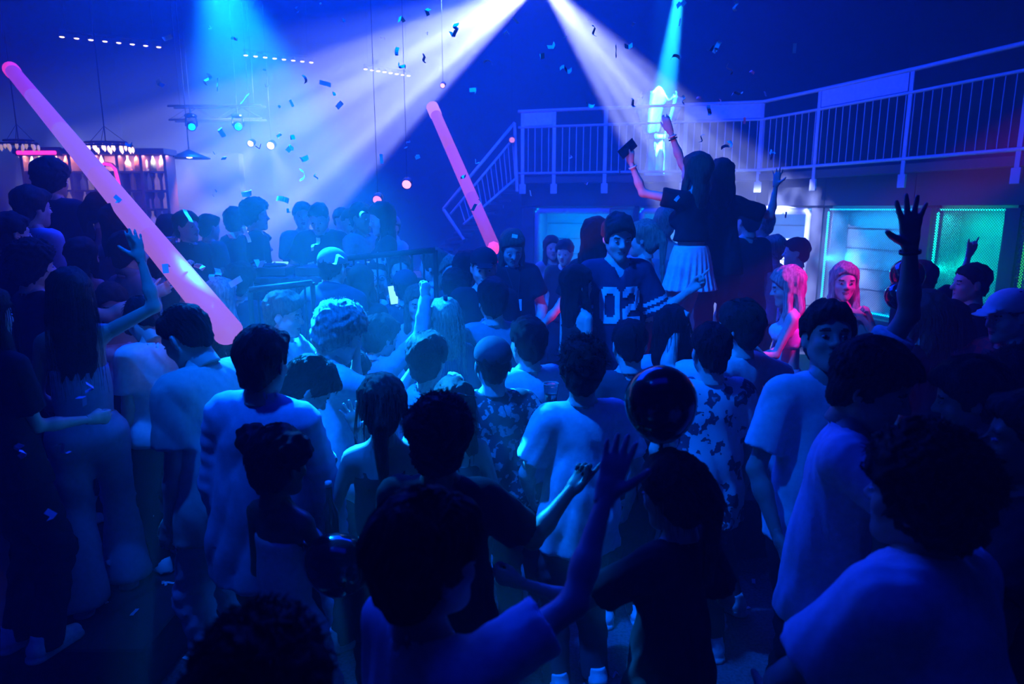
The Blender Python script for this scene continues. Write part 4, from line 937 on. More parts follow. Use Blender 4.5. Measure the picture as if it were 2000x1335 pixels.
# ---- mid rows
P_('dark short-haired man with small ear stud in front of the jersey wearer', 1228, 626, 3.15, top='tee', tc='darkgrey', bc='black', hs='fade', hair='black', f=-5, hp=8)
P_('person with voluminous dark hair and pale collar behind the black balloon', 1312, 600, 3.25, fem=True, top='tee', tc='lightblue', bc='black', hs='long', hl=.12, hw=1.35, hair='black', f=0)
P_('woman with straight shoulder-long blond hair from behind', 868, 585, 3.45, fem=True, top='tee', tc='navy', bc='black', hs='long', hl=.26, hw=1.05, hair='blond', f=-20)
P_('smiling woman with long fair hair facing the camera in the crowd', 815, 560, 3.9, fem=True, top='strap', tc='black', bc='black', hs='long', hl=.2, hair='lightbrown', f=165, hp=8)
P_('person with big curly dark hair behind the blond hair', 893, 530, 4.1, top='tee', tc='black', bc='black', hs='curly', hair='black', f=10)
P_('man in pale grey open shirt from behind with tied cuffs', 962, 545, 3.7, top='shirt', tc='grey', bc='black', hs='short', hair='black', f=-15, al=((-.5, .2, -.8), (.4, .5, -.2)))
P_('dark-capped person next to the raised arm with white bracelet', 792, 528, 4.1, top='tee', tc='darkgrey', bc='black', hs='beanie', capc='navy', hair='black', f=15)
arm = P_('dancer in ragged pale denim jacket, arm up with a white bracelet', 752, 620, 3.3, fem=True, top='jacket', tc='lightdenim', bc='black', hs='mid', hair='black', f=40, hp=15, ar=((.45, .1, .45), (.1, .1, 1), 'fist'))
P_('broad man in dark hooded top with a light cap brim from behind', 652, 486, 4.0, top='hoodie', tc='navy', bc='black', hs='cap', capc='grey', hair='black', f=15, bulk=1.2, hp=10)
P_('man in round glasses holding a bright phone up to his face', 737, 508, 4.4, top='tee', tc='white', bc='black', hs='fade', hair='black', f=170, ar=((.3, -.4, -.5), (-.3, -.4, .8), 'grip'))
P_('smiling woman with top knot by the railing of the disc jockey', 780, 495, 4.9, fem=True, top='tee', tc='black', bc='black', hs='bun', hair='black', f=165)
P_('pink-lit woman in white t-shirt wiping her brow, in profile', 845, 488, 4.6, fem=True, top='tee', tc='white', bc='black', hs='bun', hair='lightbrown', f=-70, al=((-.5, .1, -.1), (-.25, 0, .9), 'flat'))
P_('woman with long blond hair to the right of the pink-lit profile', 875, 500, 5.2, fem=True, top='strap', tc='black', bc='black', hs='long', hl=.2, hair='blond', f=150)
P_('young person in black cap facing camera beside the staff woman', 945, 486, 4.5, top='tee', tc='black', bc='black', hs='cap', capc='black', hair='blond', f=175, hp=8)
P_('dark-haired partygoer turned away behind the black-capped face', 912, 492, 5.4, top='tee', tc='darkgrey', bc='black', hs='short', hair='black', f=20)
P_('woman holding her long bright hair up near the light stick end', 432, 545, 4.4, fem=True, top='strap', tc='black', bc='black', hs='long', hl=.25, hair='platinum', f=30, al=((-.4, .1, .2), (.2, 0, 1), 'grip'))
P_('person kneading a dark cap under the fallen light stick', 385, 585, 3.9, top='hoodie', tc='navy', bc='black', hs='beanie', capc='navy', hair='black', f=-30, hp=20)
P_('pink-lit woman behind the raised arm, eyes down', 215, 560, 4.0, fem=True, top='strap', tc='white', bc='black', hs='long', hl=.15, hair='brown', f=150, hp=20)
P_('pink-lit short-haired man in white behind the raised arm', 262, 585, 3.8, top='tee', tc='white', bc='black', hs='buzz', hair='black', f=-60, hp=30)
P_('dark curly-haired dancer left of the stage riser', 470, 520, 5.0, top='tee', tc='navy', bc='black', hs='curly', hair='black', f=20)
P_('dark dancer hunched below the decks', 610, 545, 4.5, top='tee', tc='black', bc='black', hs='short', hair='black', f=15, hp=10)
P_('woman with dark hair below the rail of the booth', 705, 520, 4.7, fem=True, top='tee', tc='black', bc='black', hs='long', hl=.15, hair='black', f=10)
# ---- right side on the low riser
staff = P_('member of staff with long fair hair in black polo and lanyard looking down', 1003, 455, 3.85, fem=False, top='polo', tc='black', bc='black', hs='long', hl=.20, hw=1.1, hair='lightbrown', f=168, hp=26, ar=((.35, .0, -1), (-.1, -.35, -.8), 'fist'), al=((-.25, 0, -1), (.15, -.4, -.8)), bulk=1.05, skin='fair', lim=(1.5, 1.95))
def jersey_trim(J, c, k):
    q = c-J['shR']; q2 = c-J['shL']; m = np.zeros(len(c))
    for sd in 'LR':
        ax = nrm(J['el'+sd]-J['sh'+sd]); t = (c-J['sh'+sd])@ax/(.292*k); off = np.linalg.norm((c-J['sh'+sd])-np.outer((c-J['sh'+sd])@ax, ax), axis=1)
        on = (off < .11*k) & (np.abs(c[:, 0]*0+((c-J['mid'])@J['Rt'])) > .16*k)
        m[on & (((t > .62) & (t < .70)) | ((t > .77) & (t < .85)))] = 1
    return m
jersey = P_('man with chin-long hair in a dark number jersey standing above the crowd', 1212, 424, 4.15, res=.0125, top='jersey', tc='navy', trim=jersey_trim, trimc=['white'], bc='black', hs='mid', hair='brown', f=172, hp=12, loose=1.35, hem=-.40, fold=.008, al=((-.30, -.05, -1), (.02, -.25, -1)), ar=((.42, -.05, -.9), (.45, -.25, .45), 'point'), lim=(1.5, 1.95))
P_('woman with long dark wavy hair from the side, left of the jersey', 1165, 428, 4.6, fem=True, top='tee', tc='black', bc='black', hs='long', hl=.25, hw=1.2, hair='black', f=30, al=((-.4, 0, -.9), (-.5, .1, -.6), 'relax'))
P_('woman in black sleeveless top sitting back with pink-lit knees', 1128, 520, 4.9, fem=True, top='strap', tc='black', bc='black', hs='long', hl=.2, hair='black', f=60, lim=(1.2, 1.95))
podium_girl = P_('woman in white pleated skirt and black puffed top with both hands high on the podium', 1362, 300, 4.75, res=.0125, fem=True, top='puff', tc='black', bot='pleated', bc='white', hem=.0, hs='long', hl=.20, hw=1.0, hair='lightbrown', f=-38, hp=-4, skirt=.20, flare=.235, sc='black',
   al=((-.88, .2, .18), (-.42, -.05, .95), 'grip', (.6, .5, 0)), ar=((-.55, .1, .95), (-.42, .0, 1), 'relax', (.2, .6, .3)))
P_('dark-haired woman dancing back to back on the podium, open hand raised', 1412, 312, 5.0, res=.015, fem=True, top='tee', tc='black', bc='black', bot='slim', hs='long', hl=.25, hair='brown', f=20, ar=((.85, .1, -.28), (.10, .05, 1), 'spread', (-.6, -.6, 0)))
P_('person in black t-shirt and beige trousers on the podium at right', 1462, 400, 5.25, top='tee', tc='black', bot='cargo', bc='beige', hs='short', hair='black', f=-20)
P_('fair-haired woman in a strappy top from behind, lit pink', 1300, 408, 5.4, fem=True, top='strap', tc='grey', bc='black', hs='mid', hair='blond', f=10)
P_('woman with bright pink-lit bare shoulder behind the jersey', 1258, 432, 4.9, fem=True, top='strap', tc='white', bc='black', hs='pony', hair='blond', f=-60)
pinky = P_('blond woman lit bright pink in white bikini top, profile to the left', 1530, 524, 4.1, fem=True, top='strap', tc='white', hem=.06, bc='lightdenim', hs='long', hl=.28, hw=.9, hair='platinum', f=-75, hp=15, al=((-.35, .0, -.85), (-.75, .0, -.05), 'relax'), ar=((.1, .2, -.9), (-.7, 0, -.2)))
P_('pink-lit woman bringing her hand to her mouth before the cyan panel', 1652, 516, 4.4, fem=True, top='strap', tc='white', bc='lightdenim', hs='long', hl=.25, hair='platinum', f=-150, hy=-15, ar=((.45, -.1, -.8), (-.45, -.2, .9), 'fist'))
P_('man in pale flower-print shirt facing left beside the cyan panel', 1556, 466, 5.2, top='tee', tc='flowers', bc='lightdenim', hs='short', hair='black', f=-70)
P_('hazy light-haired person behind the bikini top', 1512, 462, 5.8, fem=True, top='tee', tc='offwhite', bc='black', hs='mid', hair='blond', f=-40)
P_('tall hazy fair-haired person lit by the white beam', 1488, 412, 5.9, top='tee', tc='offwhite', bc='beige', hs='short', hair='blond', f=-60)
P_('person with folded arms inside the azure booth, left one', 1078, 462, 6.9, fem=True, top='tee', tc='grey', bc='black', hs='long', hair='brown', f=170)
P_('person looking down inside the azure booth, right one', 1102, 470, 6.6, top='tee', tc='black', bc='black', hs='short', hair='black', f=-160, hp=10)
P_('fair-headed guest in front of the azure booth between jersey and podium', 1255, 445, 6.4, fem=True, top='tee', tc='lightblue', bc='black', hs='bun', hair='blond', f=0)
# ---- stage
dj = P_('bearded man in black t-shirt leaning over the mixer', 618, 400, 5.7, top='tee', tc='black', bc='black', hs='buzz', hair='black', f=180, hp=28, lean=(.0, -.08), bulk=1.12, al=((-.42, -.1, -.9), (.35, -.6, -.6), 'flat', (0, 0, -1)), ar=((.55, -.15, -.8), (.3, -.75, -.5), 'flat', (0, 0, -1)), lim=(1.4, 1.95))
P_('dark-haired person right behind the bearded man', 590, 396, 6.4, top='tee', tc='grey', bc='black', hs='short', hair='black', f=160)
P_('person in pale pink-lit t-shirt at the decks', 685, 408, 6.2, top='tee', tc='white', bc='black', hs='buzz', hair='brown', f=150, hp=15)
P_('dark bearded man in light jacket at the decks', 708, 398, 6.0, top='jacket', tc='grey', bc='black', hs='short', hair='black', f=120, hp=6, skin='brown')
P_('woman with dark curtain of hair at the right end of the decks', 738, 398, 5.9, fem=True, top='tee', tc='black', bc='black', hs='long', hl=.2, hair='black', f=-110, hp=12)
P_('person in pale hooded jacket behind the decks, right end', 762, 420, 6.6, top='hoodie', tc='lightblue', bc='black', hs='beanie', capc='grey', hair='black', f=-150)
P_('bald white-lit guest behind the disc jockey', 668, 405, 7.2, top='tee', tc='white', bc='black', hs='buzz', hair='black', f=120)
P_('tall dark-haired man turned right, left end of the stage', 498, 393, 6.0, top='tee', tc='black', bc='black', hs='curly', hair='black', f=80)
P_('hazy dark short-haired guest, third from the left of the stage', 460, 410, 6.6, top='tee', tc='navy', bc='black', hs='curly', hair='black', f=20)
P_('hazy dark guest in front of the pale wall', 407, 420, 6.4, top='tee', tc='navy', bc='black', hs='short', hair='black', f=30)
P_('man in open-collared dark shirt with quiff in profile to the right', 362, 415, 5.5, top='shirt', tc='black', bc='black', hs='messy', hair='black', f=110, hp=-4)
P_('person turned away beside the quiffed profile', 328, 420, 6.0, top='tee', tc='navy', bc='black', hs='short', hair='black', f=10)
P_('broad dark guest left of the mixer table', 505, 455, 5.3, top='tee', tc='black', bc='black', hs='short', hair='black', f=60, bulk=1.15, lim=(1.3, 1.95))
# ---- bar side
P_('large dark silhouette of a man before the bar shelves', 98, 316, 4.5, top='tee', tc='navy', bc='black', hs='curly', hair='black', f=10, bulk=1.1, lim=(1.5, 2.0))
P_('pale-shirted guest beside the large silhouette at the bar', 60, 368, 4.7, top='tee', tc='lightblue', bc='black', hs='mid', hair='brown', f=25)
P_('dark ponytailed woman at the bar below the neon arch', 198, 378, 4.8, fem=True, top='strap', tc='black', bc='black', hs='pony', hair='black', f=40)
P_('dark guest with a drink next to the light stick at the bar', 225, 402, 4.9, fem=True, top='tee', tc='grey', bc='black', hs='long', hl=.2, hair='black', f=20, ar=((.3, .2, -.8), (.3, .2, .8), 'grip'))
P_('dark short-haired man at the far left before the bar', 18, 418, 4.2, top='tee', tc='black', bc='black', hs='short', hair='black', f=30, bulk=1.1)
P_('dancer in black reaching a hand toward the bar', 60, 478, 3.75, top='tee', tc='black', bc='black', hs='curly', hair='black', f=35, ar=((.7, .3, -.2), (.7, .3, .35), 'relax'), lim=(1.5, 1.98))
P_('black-haired woman in white dress left of the light stick', 160, 470, 4.9, fem=True, top='strap', tc='navy', bc='black', hs='long', hair='black', f=15)
P_('guest in grey standing where the light stick passes', 250, 455, 5.2, top='hoodie', tc='grey', bc='black', hs='short', hair='black', f=30)
P_('guest in black near the middle of the light stick', 300, 480, 5.0, top='tee', tc='black', bc='black', hs='curly', hair='black', f=0)
# ---- balcony
balc = P_('performer in cyan-lit white robe leaning over the balcony rail', 1285, 186, 11.9, z0=BZ, fixz=1, fem=True, top='jacket', tc='white', bot='wide', bc='white', hs='mid', hair='blond', f=180, hp=20, loose=1.8, al=((-.8, -.2, .1), (.1, -.3, .8), 'open'), ar=((.8, -.2, .1), (-.1, -.3, .9), 'open'), lim=(1.4, 2.1))
# ================================================================== jersey digits, wristbands, held things
def rel_mb(mb, name, m, root, smooth=False):
    """mesh data given in world space, hung under root (whose children were built relative to root's base)"""
    o = mb.build(name, m, root, smooth); return o
def march(fn, p, dirv, start=.25, k=40):
    p = np.asarray(p, float); q = (p+np.asarray(dirv)*start); 
    for _ in range(k):
        dd = fn(q.astype(f32)); q = q-np.asarray(dirv)*np.clip(dd, -.02, .05)[:, None]*.8
    return q
root, J, org = jersey; JM = next(c for c in root.children if c.name.startswith('jersey'))
def digits(rows, cx, cz, w_, h_, name):
    ny, nx = len(rows), len(rows[0]); V = {}; F = []; pts = []
    def vid(i, j):
        if (i, j) not in V: V[(i, j)] = len(pts); pts.append(J['mid']+J['Rt']*(cx+(j/nx-.5)*w_)+J['t']*(cz+(.5-i/ny)*h_))
        return V[(i, j)]
    for i in range(ny):
        for j in range(nx):
            if rows[i][j] == '#': F.append((vid(i, j), vid(i, j+1), vid(i+1, j+1), vid(i+1, j)))
    P = march(J['tf'], np.array(pts), J['Ft']); P = P+J['Ft']*.005
    me = bpy.data.meshes.new(name); me.from_pydata([tuple(p) for p in P], [], F); me.materials.append(cloth('white'))
    o = bpy.data.objects.new(name, me); COL.objects.link(o); o.parent = JM
    md = o.modifiers.new('t', 'SOLIDIFY'); md.thickness = .004; md.offset = 0
    return o
Z_ = ["..########..", ".##########.", "############", "####....####", "###......###"]+["###......###"]*8+["####....####", "############", ".##########.", "..########.."]
T_ = ["..########..", ".##########.", "############", "####....####", "###......###", ".........###", ".........###", "........####", "....#######.", "..########..", "#########...", "#####.......", "####........", "###.........", "############", "############", "############"]
k_ = J['k']
# seen from the front the wearer's right is at the image's left; rows are written for the viewer, so mirror
digits([r[::-1] for r in Z_], .072, .108, .125, .235, 'number_zero'); digits([r[::-1] for r in T_], -.072, .108, .125, .235, 'number_two')
TRANSL = (.8, .8, .8)
def pt(o, p): return Vector(p)
M_BAND = mat('pale_wristband', (.8, .8, .75), .4, bump=0); M_DBAND = mat('dark_wristband', (.02, .02, .03), .5)
def wb(person_, img, frac, r, m): root, J, org = person_; return band(root, J, side_of(J, img), frac, r, m)
wb(arm, 'ar', .86, .030, M_BAND); wb(face_man, 'ar', .90, .034, M_DBAND); wb(podium_girl, 'ar', .84, .027, M_BAND); wb(podium_girl, 'ar', .76, .029, M_DBAND); wb(podium_girl, 'al', .82, .027, M_BAND)
wb(pony, 'al', .85, .028, M_DBAND); wb(jersey, 'al', .85, .034, M_BAND)
# lanyard badge on the staff member
root, J, org = staff
c = march(J['tf'], np.array([J['mid']+J['t']*.06+J['Rt']*-.03]), J['Ft'])[0]+J['Ft']*.012
B = Matrix([list(J['Rt']), list(J['Ft']), list(J['t'])]).transposed()
MB().box(Vector(c), (.062, .004, .09), B, .001).build('badge', M_BAND, root)
lp = [J['nb']+J['t']*.0+J['Rt']*s*.055+J['Ft']*.02 for s in (-1, 1)]
pts_ = march(J['tf'], np.array([lp[0]*(1-t)+np.array(c)*t for t in np.linspace(0, 1, 7)]+[lp[1]*(1-t)+np.array(c)*t for t in np.linspace(0, 1, 7)]), J['Ft'])+J['Ft']*.006
mb = MB(); mb.tube([Vector(p) for p in pts_[:7]], .003, 5); mb.tube([Vector(p) for p in pts_[7:]], .003, 5); mb.build('lanyard', M_DBAND, root)
# sunglasses on the head of the facing woman
root, J, org = sun_girl; o = thing('sunglasses', 'dark sunglasses pushed up on the hair of the woman facing the camera', 'sunglasses', Vector(J['hc'])+Vector(org)); hB = Matrix([list(r) for r in J['hB']])
M_LENS = mat('dark_lens', (.02, .02, .05), .08, bump=0, spec=1)
for s in (-1, 1):
    vs = MB(); c0 = hB@Vector((s*.036, .088, .105)); R = hB@Matrix.Rotation(math.radians(-48), 3, 'X')@Matrix.Rotation(math.pi/2, 3, 'X')
    vs.lathe([(.001, -.002), (.028, -.002), (.030, 0), (.028, .002), (.001, .002)], 16, c0, R); vs.build('lens', M_LENS, o, True)
fm = MB(); fm.tube([hB@Vector((-.012, .092, .108)), hB@Vector((0, .094, .11)), hB@Vector((.012, .092, .108))], .003, 6)
for s in (-1, 1): fm.tube([hB@Vector((s*.064, .078, .10)), hB@Vector((s*.098, .03, .075)), hB@Vector((s*.102, -.03, .04))], .003, 6)
fm.build('frame', M_BLACK, o, True)
# necklace chain
root, J, org = lean_man; n0 = J['nb']; t_, Ft_, Rt_ = J['t'], J['Ft'], J['Rt']; cp = []
for j in range(25):
    a = 2*math.pi*j/24; cp.append(Vector(n0+Rt_*math.cos(a)*.078+Ft_*(math.sin(a)*.082+.015)+t_*(.012-.03*(math.sin(a)+.2))))
MB().tube(cp, .0035, 5, False).build('chain', mat('silver_chain', (.8, .8, .8), .25, 1, bump=0), root, True)
def hand_pos(person_, img):
    root, J, org = person_; sd = side_of(J, img); return Vector(J['hd'+sd])+Vector(org), Vector(J['fd'+sd])
# phones
M_PHONE = mat('phone_body', (.02, .02, .025), .2); M_SCREEN = mat('phone_screen_glow', (0, 0, 0), emit=(.25, .85, 1.0), strength=1.6, bump=0)
def phone(lab, p, yaw, tilt=0, lit=True):
    o = thing('phone', lab, 'phone', p, math.radians(yaw)); R = Matrix.Rotation(math.radians(tilt), 3, 'Y')
    MB().box((0, 0, 0), (.074, .009, .150), R, .003).build('case', M_PHONE, o); MB().box(R@Vector((0, -.0055, 0)), (.066, .002, .138), R).build('screen', M_SCREEN if lit else M_LENS, o)
    MB().box(R@Vector((.02, .0055, .05)), (.022, .003, .022), R, .001).build('camera_lens', M_LENS, o); return o
def person_by(txt): return next((r, J, o) for l, r, J, o in PEOPLE if txt in l)
p_, f_ = hand_pos(person_by('round glasses'), 'ar'); phone('lit phone held up by the man in round glasses', p_+Vector((0, -.03, .03)), 0, -8)
p_, f_ = hand_pos(podium_girl, 'al'); phone('dark phone held high in the left hand of the woman in the pleated skirt', p_+Vector((0, -.02, .02)), 20, 50, False)
# glasses of the man with the phone
root, J, org = person_by('round glasses'); hB = Matrix([list(r) for r in J['hB']]); gl = MB(); o = thing('spectacles', 'round wire spectacles on the man with the phone', 'glasses', Vector(J['hc'])+Vector(org))
for s in (-1, 1): gl.tube([hB@Vector((s*.033+.024*math.cos(a), .112, .002+.022*math.sin(a))) for a in np.linspace(0, 2*math.pi, 17)], .0022, 5, False)
gl.tube([hB@Vector((-.009, .113, .004)), hB@Vector((.009, .113, .004))], .002, 5)
for s in (-1, 1): gl.tube([hB@Vector((s*.057, .110, .005)), hB@Vector((s*.092, .0, .008))], .002, 5)
gl.build('wire_frame', M_BLACK, o, True)
# drinks
M_GLASS = bpy.data.materials.new('clear_plastic'); M_GLASS.use_nodes = True; g_ = M_GLASS.node_tree.nodes['Principled BSDF']; g_.inputs['Transmission Weight'].default_value = .85; g_.inputs['Roughness'].default_value = .08; g_.inputs['Base Color'].default_value = (.85, .95, 1, 1)
def cup(lab, p):
    o = thing('plastic_cup', lab, 'cup', p); MB().lathe([(.026, -.055), (.028, -.05), (.038, .055), (.040, .055), (.0385, .058), (.036, .054), (.026, -.048), (.001, -.048)], 20).build('cup_wall', M_GLASS, o, True)
    MB().lathe([(.001, -.046), (.026, -.046), (.032, .01), (.001, .01)], 16).build('drink', mat('pale_drink', (.5, .6, .5), .1, bump=0), o, True); return o
cup('clear plastic cup behind the left shoulder of the white t-shirt man', at(1076, 770, 3.25))
p_, f_ = hand_pos(person_by('guest with a drink next'), 'ar'); cup('clear plastic cup held up at the bar by the light stick', p_+Vector((0, 0, .03)))
p_, f_ = hand_pos(jersey, 'al'); cup('clear plastic cup in the lowered hand of the jersey wearer', p_+Vector((-.0, -.03, .0)))
# balloons
M_BALL = mat('black_balloon_rubber', (.008, .008, .012), .14, var=0, bump=0, spec=.7)
def balloon(lab, px, py, rpx, d, tie=(0, 0, -1), ln=.25):
    c = at(px, py, d); r = rpx/F_PX*d; o = thing('balloon', lab, 'balloon', c); q = Vector(tie).normalized().to_track_quat('-Z', 'Y').to_matrix(); prof = []
    for j in range(25):
        a = math.pi*j/24; z = math.cos(a); rr = math.sin(a); 
        if z < 0: rr *= 1-.10*(-z)**2; z *= 1.22
        prof.append((max(.0012, rr*r), z*r))
    MB().lathe(prof[::-1], 32, rot=q).build('skin', M_BALL, o, True)
    zb = -1.22*r; MB().lathe([(.002, zb+.004), (.008, zb-.004), (.005, zb-.012), (.012, zb-.022), (.003, zb-.021)][::-1], 12, rot=q).build('neck', M_BALL, o, True)
    e = q@Vector((0, 0, zb-.02)); MB().tube([e, e+Vector((.01, 0, -ln*.5)), e+Vector((-.005, .01, -ln))], .0012, 4).build('string', M_BAND, o); return o
balloon('large black balloon held up right of the white t-shirt man', 1290, 783, 73, 2.15, (.06, 0, -1), .2)
balloon('large black balloon low beside the woman in white jeans', 664, 1104, 66, 2.05, (-.9, .2, .45), .12)
balloon('upper black balloon by the framed notice', 1772, 536, 31, 4.1, (.3, 0, -1), .3)
balloon('lower black balloon with two highlights under the framed notice', 1757, 577, 27, 3.9, (.4, 0, -1), .3)
# bottle handed around low in front of the ponytail
bt = thing('bottle', 'dark bottle held low between the hands above the black balloon', 'bottle', at(645, 1010, 2.5)); MB().lathe([(.001, -.13), (.030, -.13), (.032, -.12), (.032, .02), (.014, .07), (.012, .13), (.001, .13)], 18).build('body', mat('dark_glass', (.01, .03, .03), .08, bump=0, spec=1), bt, True); MB().lathe([(.001, .13), (.0135, .13), (.0135, .15), (.001, .15)], 12).build('cap', M_BAND, bt, True)
# ================================================================== glowing sticks
def stick(lab, a, b, r, cols):
    o = thing('light_stick', lab, 'light stick', b); a = Vector(a)-Vector(b); b = Vector((0, 0, 0)); t = (b-a).normalized()
    n = len(cols)
    for i, (c, s) in enumerate(cols):
        p = a+(b-a)*(i/n); q = a+(b-a)*((i+1)/n); MB().tube([p, q], r, 20, i in (0, n-1)).build('tube_section', mat('stick_%s_%d' % (lab[:6], i), (.05, .03, .08), emit=c, strength=s, bump=0, var=0), o, True)
    MB().tube([a-t*.03, a-t*.02, a+t*.14, a+t*.15], [r*.7, r*1.12, r*1.12, r*.9], 20).build('end_cap', mat('stick_cap_'+lab[:6], (.4, .05, .2), emit=(1.0, .05, .42) if 'long' in lab else (.8, .35, .9), strength=.9, bump=0), o, True)
    return o
S1a, S1b = at(22, 136, 8.6), at(446, 648, 3.62)
stick('long pink glowing foam stick slanting from the ceiling to the crowd at left', S1a, S1b, .079, [((.34, .05, .62), 1), ((.32, .10, .80), 1), ((.32, .15, .84), 1.001), ((.36, .15, .72), 1), ((.36, .13, .55), 1)])
stick('second pink glowing stick slanting above the middle of the crowd', at(845, 210, 8.2), at(966, 486, 6.6), .062, [((.46, .12, .60), 1), ((.44, .09, .55), 1), ((.34, .06, .42), 1)])
k = thing('light_stick_hand', 'glowing pink fist-sized tip where the second stick ends above the heads', 'lamp', at(964, 484, 6.3)); MB().lathe([(.001, -.07), (.04, -.05), (.055, 0), (.04, .045), (.001, .06)], 16).build('bulb', mat('pink_tip', (.3, .02, .1), emit=(1, .08, .40), strength=1.3, bump=0), k, True); MB().tube([(0, 0, -.06), (.06, 0, -.26)], .02, 10).build('grip', mat('pink_grip', (.3, .02, .1), emit=(1, .05, .40), strength=.35, bump=0), k, True)
# ================================================================== lamps and truss
M_ALU = mat('dark_truss_tube', (.008, .008, .01), .8, 0)
def truss(lab, a, b, s=.22):
    o = thing('truss', lab, 'truss', a); a, b = Vector((0, 0, 0)), Vector(b)-Vector(a); t = (b-a); L = t.length; t.normalize(); u = Vector((0, 0, 1)); v = t.cross(u).normalized()
    for i in (-.5, .5):
        for j in (-.5, .5): MB().tube([a+u*i*s+v*j*s, b+u*i*s+v*j*s], .018, 8).build('chord', M_ALU, o, True)
    n = int(L/.35); br = MB()
    for q in range(n):
        p0 = a+t*(L*q/n); p1 = a+t*(L*(q+1)/n); sg = 1 if q % 2 else -1
        for j in (-.5, .5): br.tube([p0+u*.5*sg*s+v*j*s, p1-u*.5*sg*s+v*j*s], .007, 5, False)
        br.tube([p0+v*.5*sg*s+u*.5*s, p1-v*.5*sg*s+u*.5*s], .007, 5, False)
    br.build('braces', M_ALU, o, kind='stuff')
    for q in (.1, .9): MB().tube([a+t*L*q+u*s*.5, Vector((0, 0, CEIL+.30-o.location.z))+Vector(((a+t*L*q).x, (a+t*L*q).y, 0))], .006, 5).build('hanging_cable', M_ALU, o)
    return o
truss('dark lattice truss carrying the two cyan moving lamps', at(335, 222, 12.0), at(515, 220, 12.0))
truss('dark lattice truss high over the crowd carrying the white beam lamp', (-3.2, 8.75, 6.05), (4.6, 8.75, 6.05))
def moving_head(lab, p, aim, col, st, sz=1.0, up=.25):
    o = thing('moving_head_lamp', lab, 'stage lamp', p); d = (Vector(aim)-Vector(p)).normalized(); R = d.to_track_quat('Z', 'Y').to_matrix()
    MB().box((0, 0, up*sz), (.26*sz, .22*sz, .10*sz), None, .02).build('base', M_BLACK, o)
    ax = R@Vector((1, 0, 0))
    for s in (-1, 1): MB().tube([Vector((.12*s*sz, 0, up*sz)), Vector((.14*s*sz, 0, .1*sz)), ax*s*.13*sz], .022*sz, 8).build('yoke_arm', M_BLACK, o, True)
    MB().lathe([(.05*sz, -.17*sz), (.10*sz, -.14*sz), (.12*sz, -.02*sz), (.11*sz, .12*sz), (.085*sz, .15*sz), (.08*sz, .13*sz)], 20, rot=R).build('housing', M_BLACK, o, True)
    MB().lathe([(.001, .131*sz), (.078*sz, .131*sz), (.06*sz, .145*sz), (.001, .15*sz)], 20, rot=R).build('lens', mat('lens_%.2f_%.2f' % (col[0], col[1]), (0, 0, 0), emit=col, strength=st, bump=0, var=0), o, True)
    MB().tube([(0, 0, up*sz+.05*sz), (0, 0, up*sz+.18*sz)], .02*sz, 8).build('clamp', M_BLACK, o); MB().tube([(0, 0, up*sz+.18*sz), (0, 0, CEIL+.30-o.location.z)], .003, 5).build('hanging_rod', M_BLACK, o); return o
moving_head('cyan moving lamp on the left of the back truss', at(374, 246, 10.9), at(500, 560, 5), (0, .9, .9), 4.5, .6)
moving_head('cyan moving lamp on the right of the back truss throwing a thin beam', at(465, 246, 10.9), at(560, 480, 5), (0, .95, .95), 7, .6)
moving_head('white moving lamp at the top edge throwing the broad rays', HEAD_W+Vector((0, .25, .12)), at(1050, 600, 6), (.9, .95, 1), 12, 1.2, .3)
def small_lamp(lab, p, col, st, r=.05):
    o = thing('spotlight', lab, 'spotlight', p); R = (Vector((0, -1, -.35))).to_track_quat('Z', 'Y').to_matrix()
    MB().lathe([(r*.6, -.10), (r*1.1, -.06), (r*1.15, .05), (r*1.0, .055), (r, .03)], 14, rot=R).build('housing', M_BLACK, o, True)
    MB().lathe([(.001, .035), (r*.95, .035), (r*.6, .05), (.001, .055)], 14, rot=R).build('lens', mat('sl_%.1f%.1f%.1f' % col, (0, 0, 0), emit=col, strength=st, bump=0), o, True)
    MB().tube([(0, 0, r), (0, 0, r+.3), (0, 0, CEIL+.30-o.location.z)], .003, 5).build('hanging_rod', M_BLACK, o)
small_lamp('left warm spotlight above the stage throwing a pale cone', at(491, 279, 10.65), (1, .75, .6), 6, .045)
small_lamp('right warm spotlight above the stage throwing a pale cone', at(530, 283, 10.65), (1, .7, .55), 8, .055)
small_lamp('pink lens flare low over the right end of the decks, added as a small lamp', at(738, 388, 7.6), (1, .25, .5), 1.6, .05)  # a lens flare, put in as a glowing lamp on a rod
small_lamp('pink lens flare in the dark right of the decks, added as a small lamp', at(795, 358, 8.2), (1, .3, .5), 2.6, .055)  # added lamp body standing in for the second flare
small_lamp('tiny pink lamp in the dark above the second stick', at(865, 166, 9.0), (1, .5, .55), 2.0, .03)
small_lamp('tiny pink lamp on top of the stair rail', at(1000, 272, 12.0), (.9, .3, .5), 1.0, .05)
